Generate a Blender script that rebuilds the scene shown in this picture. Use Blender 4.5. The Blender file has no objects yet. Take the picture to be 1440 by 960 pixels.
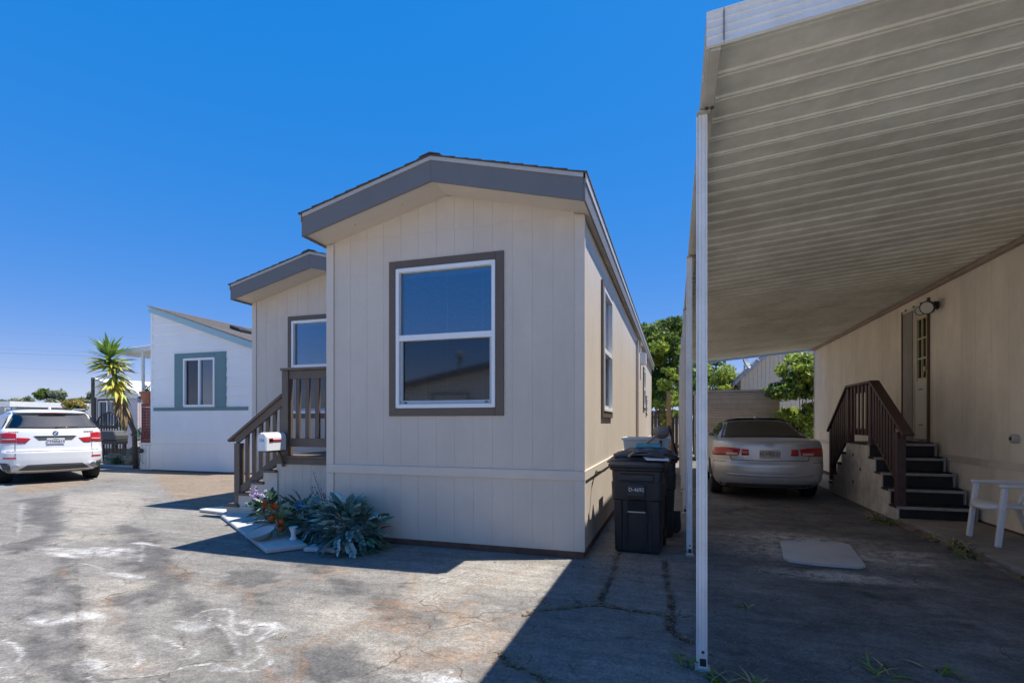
import bpy, bmesh, math, random
import numpy as np
from mathutils import Vector, Matrix

random.seed(7)
rng = np.random.default_rng(7)
SC = bpy.context.scene
COL = SC.collection
R = math.radians

# ------------------------------------------------------------ camera, sky, sun, exposure
cam_d = bpy.data.cameras.new('camera')
cam_d.sensor_width = 36.0
cam_d.lens = 36 * 730 / 1440
cam_d.shift_y = 114 / 1440
cam_d.clip_start = 0.05
cam_d.clip_end = 2000
cam = bpy.data.objects.new('camera', cam_d)
COL.objects.link(cam)
cam.location = (0, 0, 1.5)
cam.rotation_euler = (R(90), 0, R(17.4166))
SC.camera = cam

SUN_EL, SUN_AZ = 69.6, 69.1           # azimuth clockwise from +Y
world = bpy.data.worlds.new('World')
SC.world = world
world.use_nodes = True
wn, wl = world.node_tree.nodes, world.node_tree.links
wn.clear()
w_out = wn.new('ShaderNodeOutputWorld')
w_bg = wn.new('ShaderNodeBackground')
w_sky = wn.new('ShaderNodeTexSky')
w_sky.sky_type = 'NISHITA'
w_sky.sun_disc = False
w_sky.sun_elevation = R(SUN_EL)
w_sky.sun_rotation = R(SUN_AZ)
w_sky.air_density = 1.0
w_sky.dust_density = 0.3
w_sky.ozone_density = 2.0
# even out the sky's brightness a little and deepen its blue, the same everywhere
w_sep = wn.new('ShaderNodeSeparateColor')
w_sep.mode = 'HSV'
w_com = wn.new('ShaderNodeCombineColor')
w_com.mode = 'HSV'
w_pow = wn.new('ShaderNodeMath')
w_pow.operation = 'POWER'
w_pow.inputs[1].default_value = 0.22
w_mul = wn.new('ShaderNodeMath')
w_mul.operation = 'MULTIPLY'
w_mul.inputs[1].default_value = 1.86
w_sat = wn.new('ShaderNodeMath')
w_sat.operation = 'MULTIPLY_ADD'
w_sat.use_clamp = True
w_sat.inputs[1].default_value = 1.10
w_sat.inputs[2].default_value = 0.24
w_bg.inputs['Strength'].default_value = 0.112
wl.new(w_sky.outputs[0], w_sep.inputs[0])
w_com.inputs[0].default_value = 0.6165
wl.new(w_sep.outputs[1], w_sat.inputs[0])
wl.new(w_sat.outputs[0], w_com.inputs[1])
wl.new(w_sep.outputs[2], w_pow.inputs[0])
wl.new(w_pow.outputs[0], w_mul.inputs[0])
wl.new(w_mul.outputs[0], w_com.inputs[2])
wl.new(w_com.outputs[0], w_bg.inputs['Color'])
wl.new(w_bg.outputs[0], w_out.inputs['Surface'])

sun_d = bpy.data.lights.new('sun', 'SUN')
sun_d.energy = 3.0
sun_d.angle = R(0.53)
sun_d.color = (1.0, 0.94, 0.85)
sun = bpy.data.objects.new('sun', sun_d)
COL.objects.link(sun)
_e, _a = R(SUN_EL), R(SUN_AZ)
sun_dir = Vector((math.cos(_e) * math.sin(_a), math.cos(_e) * math.cos(_a), math.sin(_e)))
sun.rotation_euler = sun_dir.to_track_quat('Z', 'Y').to_euler()
sun.location = sun_dir * 60

SC.view_settings.view_transform = 'Standard'
SC.view_settings.look = 'None'
SC.view_settings.exposure = 1.45
SC.view_settings.gamma = 1.0
SC.render.engine = 'CYCLES'
SC.cycles.use_denoising = True
SC.cycles.max_bounces = 14
SC.cycles.diffuse_bounces = 9
SC.cycles.transparent_max_bounces = 16
SC.cycles.sample_clamp_indirect = 6


# ------------------------------------------------------------ materials
def nnew(nt, typ, **kw):
    n = nt.nodes.new(typ)
    for k, v in kw.items():
        setattr(n, k, v)
    return n


def c4(c):
    return (c[0], c[1], c[2], 1.0)


def mat(name, col, rough=0.6, metal=0.0, var=0.08, scale=5.0, bump=0.0, bscale=60.0, dirt=0.0,
        dcol=(0.12, 0.10, 0.08), dscale=1.3, stretch=(1, 1, 1), rnd=0.0, coat=0.0, spec=0.5, streak=0.0, trans=0.0):
    m = bpy.data.materials.new(name)
    m.use_nodes = True
    nt = m.node_tree
    L = nt.links.new
    b = nt.nodes['Principled BSDF']
    b.inputs['Roughness'].default_value = rough
    b.inputs['Metallic'].default_value = metal
    b.inputs['Specular IOR Level'].default_value = spec
    b.inputs['Coat Weight'].default_value = coat
    b.inputs['Coat Roughness'].default_value = 0.08
    geo = nnew(nt, 'ShaderNodeNewGeometry')
    mp = nnew(nt, 'ShaderNodeMapping')
    mp.inputs['Scale'].default_value = stretch
    L(geo.outputs['Position'], mp.inputs['Vector'])
    n1 = nnew(nt, 'ShaderNodeTexNoise')
    n1.inputs['Scale'].default_value = scale
    n1.inputs['Detail'].default_value = 5
    n1.inputs['Roughness'].default_value = 0.65
    L(mp.outputs[0], n1.inputs['Vector'])
    r1 = nnew(nt, 'ShaderNodeMapRange')
    r1.inputs['From Min'].default_value = 0.3
    r1.inputs['From Max'].default_value = 0.7
    r1.inputs['To Min'].default_value = 1 - var
    r1.inputs['To Max'].default_value = 1 + var
    L(n1.outputs['Fac'], r1.inputs['Value'])
    val = r1.outputs[0]
    if rnd:
        oi = nnew(nt, 'ShaderNodeObjectInfo')
        r2 = nnew(nt, 'ShaderNodeMapRange')
        r2.inputs['To Min'].default_value = 1 - rnd
        r2.inputs['To Max'].default_value = 1 + rnd
        L(oi.outputs['Random'], r2.inputs['Value'])
        mu = nnew(nt, 'ShaderNodeMath', operation='MULTIPLY')
        L(val, mu.inputs[0])
        L(r2.outputs[0], mu.inputs[1])
        val = mu.outputs[0]
    vm = nnew(nt, 'ShaderNodeVectorMath', operation='SCALE')
    vm.inputs[0].default_value = col
    L(val, vm.inputs['Scale'])
    out = vm.outputs[0]
    if dirt:
        mp2 = nnew(nt, 'ShaderNodeMapping')
        mp2.inputs['Scale'].default_value = (1, 1, 0.25) if streak else (1, 1, 1)
        L(geo.outputs['Position'], mp2.inputs['Vector'])
        n2 = nnew(nt, 'ShaderNodeTexNoise')
        n2.inputs['Scale'].default_value = dscale
        n2.inputs['Detail'].default_value = 8
        n2.inputs['Roughness'].default_value = 0.7
        L(mp2.outputs[0], n2.inputs['Vector'])
        r3 = nnew(nt, 'ShaderNodeMapRange')
        r3.inputs['From Min'].default_value = 0.42
        r3.inputs['From Max'].default_value = 0.72
        r3.inputs['To Max'].default_value = dirt
        L(n2.outputs['Fac'], r3.inputs['Value'])
        mx = nnew(nt, 'ShaderNodeMix', data_type='RGBA')
        mx.inputs[7].default_value = c4(dcol)
        L(r3.outputs[0], mx.inputs[0])
        L(out, mx.inputs[6])
        out = mx.outputs[2]
    L(out, b.inputs['Base Color'])
    if bump:
        n3 = nnew(nt, 'ShaderNodeTexNoise')
        n3.inputs['Scale'].default_value = bscale
        n3.inputs['Detail'].default_value = 3
        L(mp.outputs[0], n3.inputs['Vector'])
        bp = nnew(nt, 'ShaderNodeBump')
        bp.inputs['Strength'].default_value = bump
        bp.inputs['Distance'].default_value = 0.01
        L(n3.outputs['Fac'], bp.inputs['Height'])
        L(bp.outputs[0], b.inputs['Normal'])
    if trans:
        # light passing through thin leaves
        tr = nnew(nt, 'ShaderNodeBsdfTranslucent')
        ms = nnew(nt, 'ShaderNodeMixShader')
        ms.inputs[0].default_value = trans
        L(out, tr.inputs['Color'])
        L(b.outputs[0], ms.inputs[1])
        L(tr.outputs[0], ms.inputs[2])
        L(ms.outputs[0], nt.nodes['Material Output'].inputs['Surface'])
    return m


def glass_mat(name, refl=0.25, tint=(0.7, 0.78, 0.8), rough=0.0):
    m = bpy.data.materials.new(name)
    m.use_nodes = True
    nt = m.node_tree
    L = nt.links.new
    nt.nodes.remove(nt.nodes['Principled BSDF'])
    tr = nnew(nt, 'ShaderNodeBsdfTransparent')
    tr.inputs[0].default_value = c4(tint)
    gl = nnew(nt, 'ShaderNodeBsdfGlossy')
    gl.inputs['Roughness'].default_value = rough
    gl.inputs['Color'].default_value = (0.95, 0.97, 1, 1)
    lw = nnew(nt, 'ShaderNodeFresnel')
    lw.inputs[0].default_value = 1.5
    ad = nnew(nt, 'ShaderNodeMath', operation='ADD', use_clamp=True)
    ad.inputs[1].default_value = refl
    L(lw.outputs[0], ad.inputs[0])
    geo = nnew(nt, 'ShaderNodeNewGeometry')
    nz = nnew(nt, 'ShaderNodeTexNoise')
    nz.inputs['Scale'].default_value = 1.6
    L(geo.outputs['Position'], nz.inputs['Vector'])
    bp = nnew(nt, 'ShaderNodeBump')
    bp.inputs['Strength'].default_value = 0.012
    bp.inputs['Distance'].default_value = 0.03
    L(nz.outputs['Fac'], bp.inputs['Height'])
    L(bp.outputs[0], gl.inputs['Normal'])
    mx = nnew(nt, 'ShaderNodeMixShader')
    L(ad.outputs[0], mx.inputs[0])
    L(tr.outputs[0], mx.inputs[1])
    L(gl.outputs[0], mx.inputs[2])
    L(mx.outputs[0], nt.nodes['Material Output'].inputs['Surface'])
    return m


M = {}
# tan home
M['tan'] = mat('tan paint', (0.595, 0.52, 0.437), 0.55, var=0.035, scale=3, bump=0.12, bscale=90, dirt=0.26, dcol=(0.36, 0.315, 0.265), dscale=1.6, streak=1, rnd=0.012)
M['tan_trim'] = mat('tan trim paint', (0.615, 0.537, 0.455), 0.5, var=0.03, bump=0.08, bscale=120)
M['fascia'] = mat('slate fascia paint', (0.150, 0.142, 0.140), 0.5, var=0.05, bump=0.1, bscale=80)
M['drip'] = mat('pale metal drip edge', (0.42, 0.42, 0.42), 0.4, var=0.05)
M['shingle'] = mat('asphalt shingle', (0.085, 0.078, 0.072), 0.9, var=0.25, scale=14, bump=0.6, bscale=260, rnd=0.12)
M['shingle2'] = mat('brown asphalt shingle', (0.115, 0.105, 0.105), 0.9, var=0.22, scale=10, bump=0.6, bscale=200, rnd=0.10)
M['dark_trim'] = mat('umber trim paint', (0.118, 0.086, 0.064), 0.5, var=0.06, bump=0.1, bscale=90)
M['vinyl'] = mat('white vinyl', (0.78, 0.79, 0.80), 0.35, var=0.02)
M['sash'] = mat('grey sash vinyl', (0.42, 0.45, 0.48), 0.4, var=0.03)
M['blind'] = mat('white blind slat', (0.66, 0.67, 0.66), 0.45, var=0.02)
M['room'] = mat('room interior', (0.16, 0.15, 0.14), 0.9)
M['curtain'] = mat('pale curtain', (0.55, 0.53, 0.48), 0.9, var=0.08, scale=9)
M['glass'] = glass_mat('window glass', 0.16, (0.50, 0.62, 0.72))
M['glass_scr'] = glass_mat('window glass with insect screen', 0.05, (0.26, 0.32, 0.36), 0.05)
M['glass_dk'] = glass_mat('dark car glass', 0.02, (0.29, 0.285, 0.29), 0.03)
M['glass_dusty'] = mat('dusty rear glass', (0.055, 0.050, 0.044), 0.55, var=0.25, scale=6, spec=0.35)
M['rust_base'] = mat('rusty base strip', (0.13, 0.065, 0.04), 0.85, var=0.3, scale=9, bump=0.3)
M['black'] = mat('black plastic', (0.016, 0.017, 0.020), 0.5, var=0.12, scale=7, bump=0.15, bscale=150, dirt=0.25, dcol=(0.05, 0.05, 0.055), dscale=2.5)
M['black2'] = mat('black metal', (0.02, 0.02, 0.02), 0.45, var=0.1)
M['rubber'] = mat('tyre rubber', (0.022, 0.021, 0.020), 0.85, var=0.15, bump=0.2, bscale=60, dirt=0.3, dcol=(0.09, 0.08, 0.07))
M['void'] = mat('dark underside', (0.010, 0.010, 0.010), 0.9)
# porch
M['porch'] = mat('brown porch paint', (0.130, 0.092, 0.066), 0.55, var=0.12, scale=6, bump=0.2, bscale=60, stretch=(1, 1, 0.3), rnd=0.08, dirt=0.25, dcol=(0.20, 0.17, 0.14), dscale=4)
M['maroon'] = mat('maroon rail paint', (0.062, 0.030, 0.028), 0.5, var=0.15, scale=8, bump=0.15, bscale=60, rnd=0.08, dirt=0.3, dcol=(0.10, 0.07, 0.06), dscale=4)
M['tread'] = mat('grey painted tread edge', (0.36, 0.345, 0.33), 0.7, var=0.18, scale=12, dirt=0.5, dcol=(0.10, 0.09, 0.08), dscale=4)
M['riser'] = mat('dark riser board', (0.022, 0.018, 0.017), 0.7, var=0.3, scale=8)
# carport
M['pan'] = mat('aged cream roof pan', (0.70, 0.68, 0.59), 0.55, var=0.10, scale=7, dirt=0.8, dcol=(0.40, 0.37, 0.30), dscale=0.9, bump=0.08, bscale=12, rnd=0.03)
M['alum'] = mat('white enamelled aluminium', (0.70, 0.71, 0.72), 0.38, var=0.05, scale=3, dirt=0.5, dcol=(0.45, 0.42, 0.37), dscale=6)
M['alum_d'] = mat('dusty cream aluminium beam', (0.50, 0.48, 0.42), 0.45, var=0.08, scale=3, dirt=0.5, dcol=(0.22, 0.17, 0.12), dscale=2)
M['bolt'] = mat('rusty bolt', (0.12, 0.075, 0.05), 0.6, 0.6)
# cream home
M['cream'] = mat('aged cream siding paint', (0.82, 0.735, 0.61), 0.6, var=0.06, scale=2.5, bump=0.15, bscale=70, dirt=0.5, dcol=(0.47, 0.405, 0.32), dscale=1.2, streak=1, rnd=0.025)
M['cream_trim'] = mat('cream trim paint', (0.70,0.63,0.53), 0.6, var=0.08, dirt=0.4, dcol=(0.20, 0.15, 0.11), dscale=2.5)
M['ledge'] = mat('faded pink ledger', (0.36, 0.27, 0.23), 0.6, var=0.1, dirt=0.5, dcol=(0.14, 0.10, 0.08), dscale=3)
M['door'] = mat('cream door paint', (0.58, 0.53, 0.44), 0.45, var=0.04, dirt=0.25, dcol=(0.30, 0.25, 0.19), dscale=2)
M['door_side'] = mat('grey weathered door panel', (0.30, 0.275, 0.24), 0.6, var=0.1, dirt=0.4, dcol=(0.16, 0.13, 0.10), dscale=2, streak=1)
M['gold'] = mat('gilded muntin', (0.52, 0.43, 0.20), 0.4, var=0.08)
M['plywood'] = mat('peeling white plywood', (0.62, 0.58, 0.51), 0.65, var=0.08, dirt=0.7, dcol=(0.20, 0.17, 0.14), dscale=2.6, bump=0.15, bscale=50)
# white home
M['white_sid'] = mat('white lap siding', (0.82, 0.81, 0.78), 0.5, var=0.025, scale=2, bump=0.08, bscale=60, dirt=0.10, dcol=(0.5, 0.48, 0.45), rnd=0.012)
M['teal'] = mat('muted teal trim', (0.115, 0.215, 0.225), 0.5, var=0.05)
M['aqua'] = mat('pale aqua fascia', (0.33, 0.49, 0.53), 0.5, var=0.05)
M['red_lat'] = mat('barn red lattice', (0.22, 0.045, 0.04), 0.6, var=0.15)
M['terra'] = mat('terracotta', (0.38, 0.14, 0.08), 0.75, var=0.15, bump=0.2)
M['white_paint'] = mat('white gloss paint', (0.78, 0.78, 0.77), 0.35, var=0.03)
M['white_resin'] = mat('chalky white resin', (0.70, 0.71, 0.72), 0.45, var=0.04, dirt=0.3, dcol=(0.42, 0.40, 0.37), dscale=5)
M['concrete'] = mat('pale concrete', (0.34, 0.325, 0.30), 0.85, var=0.14, scale=5, bump=0.35, bscale=90, dirt=0.45, dcol=(0.18, 0.165, 0.145), dscale=2)
M['slab'] = mat('bleached concrete slab', (0.50, 0.49, 0.465), 0.8, var=0.10, scale=6, bump=0.3, bscale=110, dirt=0.25, dcol=(0.33, 0.30, 0.27), dscale=3)
M['walk'] = mat('dirty walkway concrete', (0.27, 0.24, 0.205), 0.9, var=0.2, scale=5, bump=0.5, bscale=70, dirt=0.6, dcol=(0.11, 0.09, 0.07), dscale=2.2)
M['brickedge'] = mat('crumbling edging', (0.22, 0.15, 0.11), 0.9, var=0.25, scale=12, bump=0.6, bscale=60, rnd=0.25)
M['steel_plate'] = mat('galvanised cover', (0.58, 0.59, 0.60), 0.36, 0.3, var=0.22, scale=3, dirt=0.4, dcol=(0.30, 0.28, 0.25), dscale=3)
# plants
M['bark'] = mat('bark', (0.13, 0.10, 0.075), 0.9, var=0.3, scale=9, bump=0.8, bscale=30)
M['leaf_d'] = mat('dark leaf', (0.06, 0.105, 0.026), 0.55, var=0.3, scale=3, trans=0.45)
M['leaf_m'] = mat('mid leaf', (0.12, 0.19, 0.035), 0.55, var=0.3, scale=3, trans=0.5)
M['leaf_y'] = mat('bright lime leaf', (0.30, 0.38, 0.05), 0.55, var=0.25, scale=3, trans=0.5)
M['leaf_g'] = mat('gold leaf', (0.30, 0.22, 0.05), 0.6, var=0.3, scale=3, trans=0.3)
M['leaf_o'] = mat('olive grey leaf', (0.22, 0.25, 0.165), 0.6, var=0.3, scale=2, trans=0.35)
M['yuc_g'] = mat('yucca green', (0.16, 0.27, 0.05), 0.45, var=0.2, trans=0.2)
M['yuc_y'] = mat('yucca yellow green', (0.50, 0.45, 0.07), 0.5, var=0.2, trans=0.2)
M['yuc_d'] = mat('yucca dead frond', (0.27, 0.18, 0.09), 0.8, var=0.25)
M['teal_leaf'] = mat('blue green silk leaf', (0.15, 0.285, 0.265), 0.5, var=0.3, scale=11, trans=0.15, rnd=0.45)
M['teal_pale'] = mat('frosted teal silk leaf', (0.36, 0.52, 0.50), 0.45, var=0.2, scale=11, trans=0.15, rnd=0.3)
M['silk_green'] = mat('dark silk green', (0.06, 0.135, 0.07), 0.5, var=0.3, scale=9, rnd=0.3)
M['silk_yel'] = mat('yellow green silk blade', (0.30, 0.29, 0.07), 0.6, var=0.3, rnd=0.3)
M['orange'] = mat('orange silk petal', (0.50, 0.10, 0.02), 0.6, var=0.25, rnd=0.2)
M['lilac'] = mat('lilac silk petal', (0.50, 0.40, 0.58), 0.6, var=0.15, rnd=0.15)
M['bluefl'] = mat('blue silk petal', (0.04, 0.22, 0.38), 0.5, var=0.2)
M['twig'] = mat('smoky purple twig', (0.12, 0.095, 0.11), 0.7, var=0.3)
M['weed'] = mat('weed green', (0.14, 0.21, 0.04), 0.6, var=0.3, trans=0.2)
M['straw'] = mat('dry straw', (0.42, 0.32, 0.16), 0.8, var=0.3, trans=0.2)
M['litter'] = mat('dead leaf litter', (0.24, 0.165, 0.09), 0.9, var=0.4, scale=20)
# vehicles
M['silver'] = mat('dusty silver car paint', (0.53, 0.54, 0.56), 0.30, 0.5, var=0.06, scale=2, coat=0.3, dirt=0.35, dcol=(0.45, 0.43, 0.40), dscale=2.2)
M['badge'] = mat('dull badge metal', (0.30, 0.30, 0.30), 0.35, 0.6)
M['carwhite'] = mat('white car paint', (0.74, 0.755, 0.77), 0.30, var=0.02, coat=0.6)
M['greytrim'] = mat('grey bumper plastic', (0.075, 0.078, 0.082), 0.6, var=0.1)
M['lamp_red'] = mat('red lamp lens', (0.42, 0.012, 0.016), 0.14, var=0.2, scale=22, coat=0.7)
M['lamp_dark'] = mat('deep red lamp lens', (0.20, 0.008, 0.012), 0.15, var=0.2, coat=0.6)
M['lamp_clear'] = mat('clear lamp lens', (0.62, 0.50, 0.50), 0.12, var=0.1, coat=0.5)
M['chrome'] = mat('chrome', (0.62, 0.63, 0.65), 0.15, 1.0, var=0.03)
M['plate'] = mat('licence plate white', (0.62, 0.64, 0.66), 0.4, var=0.03)
M['plate_old'] = mat('dusty licence plate', (0.44, 0.41, 0.35), 0.5, var=0.12, scale=20)
M['ink'] = mat('dark blue ink', (0.02, 0.035, 0.09), 0.5)
M['roundel_b'] = mat('roundel blue', (0.03, 0.16, 0.42), 0.3)
# misc
M['white_lab'] = mat('label white', (0.62, 0.65, 0.70), 0.5)
M['grey_ink'] = mat('grey blue ink', (0.13, 0.20, 0.29), 0.5)
M['mail_white'] = mat('white enamel', (0.76, 0.78, 0.80), 0.3, var=0.02)
M['flagred'] = mat('red flag paint', (0.33, 0.02, 0.03), 0.4)
M['tote'] = mat('pale blue plastic', (0.42, 0.50, 0.58), 0.4, var=0.05)
M['traybl'] = mat('teal plastic', (0.03, 0.24, 0.33), 0.4, var=0.1)
M['woodraw'] = mat('raw wood', (0.42, 0.29, 0.17), 0.7, var=0.18, scale=18, stretch=(1, 0.2, 1))
M['greymop'] = mat('grey rubber', (0.17, 0.165, 0.17), 0.8, var=0.2, scale=20, bump=0.5, bscale=60)
M['tarp'] = mat('black tarpaulin', (0.05, 0.05, 0.055), 0.45, var=0.3, scale=10, bump=0.3, bscale=30)
M['fence'] = mat('weathered fence board', (0.16, 0.105, 0.07), 0.85, var=0.25, scale=8, stretch=(3, 3, 0.4), bump=0.4, rnd=0.2)
M['shed'] = mat('tan ribbed metal', (0.42, 0.325, 0.23), 0.55, var=0.06, dirt=0.4, dcol=(0.13, 0.11, 0.085), dscale=2, rnd=0.03)
M['grey_roof'] = mat('pale grey roof', (0.42, 0.43, 0.44), 0.8, var=0.08)
M['grey_roof2'] = mat('slate grey roof', (0.17, 0.175, 0.19), 0.85, var=0.15)
M['bluegrey'] = mat('blue grey siding', (0.28, 0.32, 0.38), 0.6, var=0.05)
M['sand_sid'] = mat('sand siding', (0.50, 0.43, 0.34), 0.6, var=0.06, rnd=0.03)
M['pinkwall'] = mat('pale rose siding', (0.56, 0.50, 0.50), 0.6, var=0.05)
M['iron'] = mat('wrought iron black', (0.012, 0.013, 0.014), 0.5)
M['rock'] = mat('ochre garden rock', (0.34, 0.23, 0.13), 0.9, var=0.35, scale=7, bump=0.8, bscale=18, rnd=0.3)
M['lens'] = mat('frosted lamp lens', (0.50, 0.48, 0.43), 0.3, var=0.05)
M['outlet'] = mat('grey outlet box', (0.45, 0.45, 0.43), 0.4, 0.3)
M['wire'] = mat('power cable', (0.22, 0.23, 0.25), 0.6)

# ------------------------------------------------------------ mesh helpers
W = {}


def V3(a):
    return np.array(a, float)


class MB:
    def __init__(s):
        s.v, s.f, s.mi = [], [], []

    def add(s, vs, fs, mi=0):
        o = len(s.v)
        s.v += [tuple(map(float, p)) for p in vs]
        s.f += [tuple(i + o for i in f) for f in fs]
        s.mi += [mi] * len(fs)
        return s

    def box(s, x0, x1, y0, y1, z0, z1, mi=0):
        return s.add([(x0, y0, z0), (x1, y0, z0), (x1, y1, z0), (x0, y1, z0), (x0, y0, z1), (x1, y0, z1), (x1, y1, z1), (x0, y1, z1)],
                     [(0, 3, 2, 1), (4, 5, 6, 7), (0, 1, 5, 4), (1, 2, 6, 5), (2, 3, 7, 6), (3, 0, 4, 7)], mi)

    def bar(s, p, q, w, h, up=(0, 0, 1), mi=0):
        p, q, up = Vector(p), Vector(q), Vector(up)
        d = (q - p).normalized()
        side = d.cross(up)
        if side.length < 1e-6:
            side = d.cross(Vector((1, 0, 0)))
        side.normalize()
        u = side.cross(d).normalized()
        a, b = side * (w / 2), u * (h / 2)
        vs = [p - a - b, p + a - b, p + a + b, p - a + b, q - a - b, q + a - b, q + a + b, q - a + b]
        return s.add(vs, [(3, 2, 1, 0), (4, 5, 6, 7), (0, 1, 5, 4), (1, 2, 6, 5), (2, 3, 7, 6), (3, 0, 4, 7)], mi)

    def prism(s, poly, axis, a, b, mi=0):
        n = len(poly)

        def pt(p, t):
            return {'x': (t, p[0], p[1]), 'y': (p[0], t, p[1]), 'z': (p[0], p[1], t)}[axis]
        vs = [pt(p, a) for p in poly] + [pt(p, b) for p in poly]
        fs = [tuple(range(n - 1, -1, -1)), tuple(range(n, 2 * n))] + [(i, (i + 1) % n, n + (i + 1) % n, n + i) for i in range(n)]
        return s.add(vs, fs, mi)

    def tube(s, pts, r, n=8, mi=0, cap=True):
        pts = [Vector(p) for p in pts]
        rs = r if isinstance(r, (list, tuple)) else [r] * len(pts)
        vs, fs = [], []
        prev = None
        for i, p in enumerate(pts):
            d = (pts[min(i + 1, len(pts) - 1)] - pts[max(i - 1, 0)]).normalized()
            ref = prev if prev is not None else (Vector((0, 0, 1)) if abs(d.z) < 0.9 else Vector((1, 0, 0)))
            a = (ref - d * ref.dot(d))
            if a.length < 1e-5:
                a = d.orthogonal()
            a.normalize()
            prev = a
            b = d.cross(a)
            for k in range(n):
                t = 2 * math.pi * k / n
                vs.append(p + (a * math.cos(t) + b * math.sin(t)) * rs[i])
        for i in range(len(pts) - 1):
            for k in range(n):
                k2 = (k + 1) % n
                fs.append((i * n + k, i * n + k2, (i + 1) * n + k2, (i + 1) * n + k))
        if cap:
            fs.append(tuple(range(n - 1, -1, -1)))
            fs.append(tuple(range((len(pts) - 1) * n, len(pts) * n)))
        return s.add(vs, fs, mi)

    def lathe(s, prof, n=20, c=(0, 0, 0), axis='z', mi=0):
        vs, fs = [], []
        for r, z in prof:
            for k in range(n):
                t = 2 * math.pi * k / n
                a, b = r * math.cos(t), r * math.sin(t)
                q = {'z': (a, b, z), 'x': (z, a, b), 'y': (a, z, b)}[axis]
                vs.append((q[0] + c[0], q[1] + c[1], q[2] + c[2]))
        for i in range(len(prof) - 1):
            for k in range(n):
                k2 = (k + 1) % n
                fs.append((i * n + k, i * n + k2, (i + 1) * n + k2, (i + 1) * n + k))
        fs.append(tuple(range(n - 1, -1, -1)))
        fs.append(tuple(range((len(prof) - 1) * n, len(prof) * n)))
        return s.add(vs, fs, mi)

    def grid(s, P, mi=0, close=False):
        n, m = len(P), len(P[0])
        vs = [p for row in P for p in row]
        fs = []
        for i in range(n - 1):
            for j in range(m if close else m - 1):
                j2 = (j + 1) % m
                fs.append((i * m + j, i * m + j2, (i + 1) * m + j2, (i + 1) * m + j))
        return s.add(vs, fs, mi)

    def blob(s, c, r, seed=0, amp=0.25, n=8, m=12, mi=0):
        rr = random.Random(seed)
        ph = [(rr.uniform(0, 6.28), rr.uniform(0, 6.28), rr.uniform(1, 3), rr.uniform(1, 3)) for _ in range(4)]
        P = []
        for i in range(n + 1):
            th = math.pi * i / n
            row = []
            for j in range(m):
                p = 2 * math.pi * j / m
                k = 1 + amp * sum(math.sin(a * p * 1.0 // 1 + q) * 0 + math.sin(round(a) * p + q) * math.sin(b * th + q) for q, _, a, b in ph) / 2
                row.append((c[0] + r[0] * k * math.sin(th) * math.cos(p), c[1] + r[1] * k * math.sin(th) * math.sin(p), c[2] + r[2] * k * math.cos(th)))
            P.append(row)
        return s.grid(P, mi, True)

    def mesh(s, name, mats, smooth=False, fix=True):
        me = bpy.data.meshes.new(name)
        me.from_pydata(s.v, [], s.f)
        for m_ in (mats if isinstance(mats, (list, tuple)) else [mats]):
            me.materials.append(m_)
        if any(s.mi):
            me.polygons.foreach_set('material_index', s.mi)
        if fix:
            bm = bmesh.new()
            bm.from_mesh(me)
            bmesh.ops.remove_doubles(bm, verts=bm.verts, dist=1e-5)
            bmesh.ops.recalc_face_normals(bm, faces=bm.faces)
            bm.to_mesh(me)
            bm.free()
        if smooth:
            me.polygons.foreach_set('use_smooth', [True] * len(me.polygons))
        me.update()
        return me

    def build(s, name, m, parent=None, at=(0, 0, 0), bev=0, smooth=False, seg=1, fix=True):
        me = s.mesh(name, m, smooth, fix)
        return put(name, me, parent, at, bev, seg)


def put(name, me, parent=None, at=(0, 0, 0), bev=0, seg=1):
    o = bpy.data.objects.new(name, me)
    COL.objects.link(o)
    at = Vector(at)
    if parent is not None:
        o.parent = parent
        o.location = at - W[parent.name]
    else:
        o.location = at
    W[o.name] = at
    if bev:
        md = o.modifiers.new('bevel', 'BEVEL')
        md.width = bev
        md.segments = seg
        md.limit_method = 'ANGLE'
        md.angle_limit = R(40)
    return o


def tag(o, label=None, cat=None, group=None, kind=None):
    for k, v in (('label', label), ('category', cat), ('group', group), ('kind', kind)):
        if v:
            o[k] = v
    return o


def thing(name, label, cat, loc=(0, 0, 0), group=None):
    o = bpy.data.objects.new(name, None)
    COL.objects.link(o)
    o.empty_display_size = 0.2
    o.location = loc
    W[o.name] = Vector(loc)
    return tag(o, label, cat, group)


def copy_tree(o, parent=None):
    c = o.copy()
    COL.objects.link(c)
    W[c.name] = W.get(o.name, Vector((0, 0, 0)))
    if parent is not None:
        c.parent = parent
    for ch in list(o.children):
        copy_tree(ch, c)
    return c


def text(name, body, size, m, parent, loc, rot, depth=0.001):
    cu = bpy.data.curves.new(name, 'FONT')
    cu.body = body
    cu.size = size
    cu.extrude = depth
    cu.align_x = 'CENTER'
    cu.align_y = 'CENTER'
    tmp = bpy.data.objects.new('tmp', cu)
    COL.objects.link(tmp)
    me = bpy.data.meshes.new_from_object(tmp.evaluated_get(bpy.context.evaluated_depsgraph_get()))
    bpy.data.objects.remove(tmp)
    me.name = name
    me.materials.clear()
    me.materials.append(m)
    o = put(name, me, parent, loc)
    o.rotation_euler = rot
    return o


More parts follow.
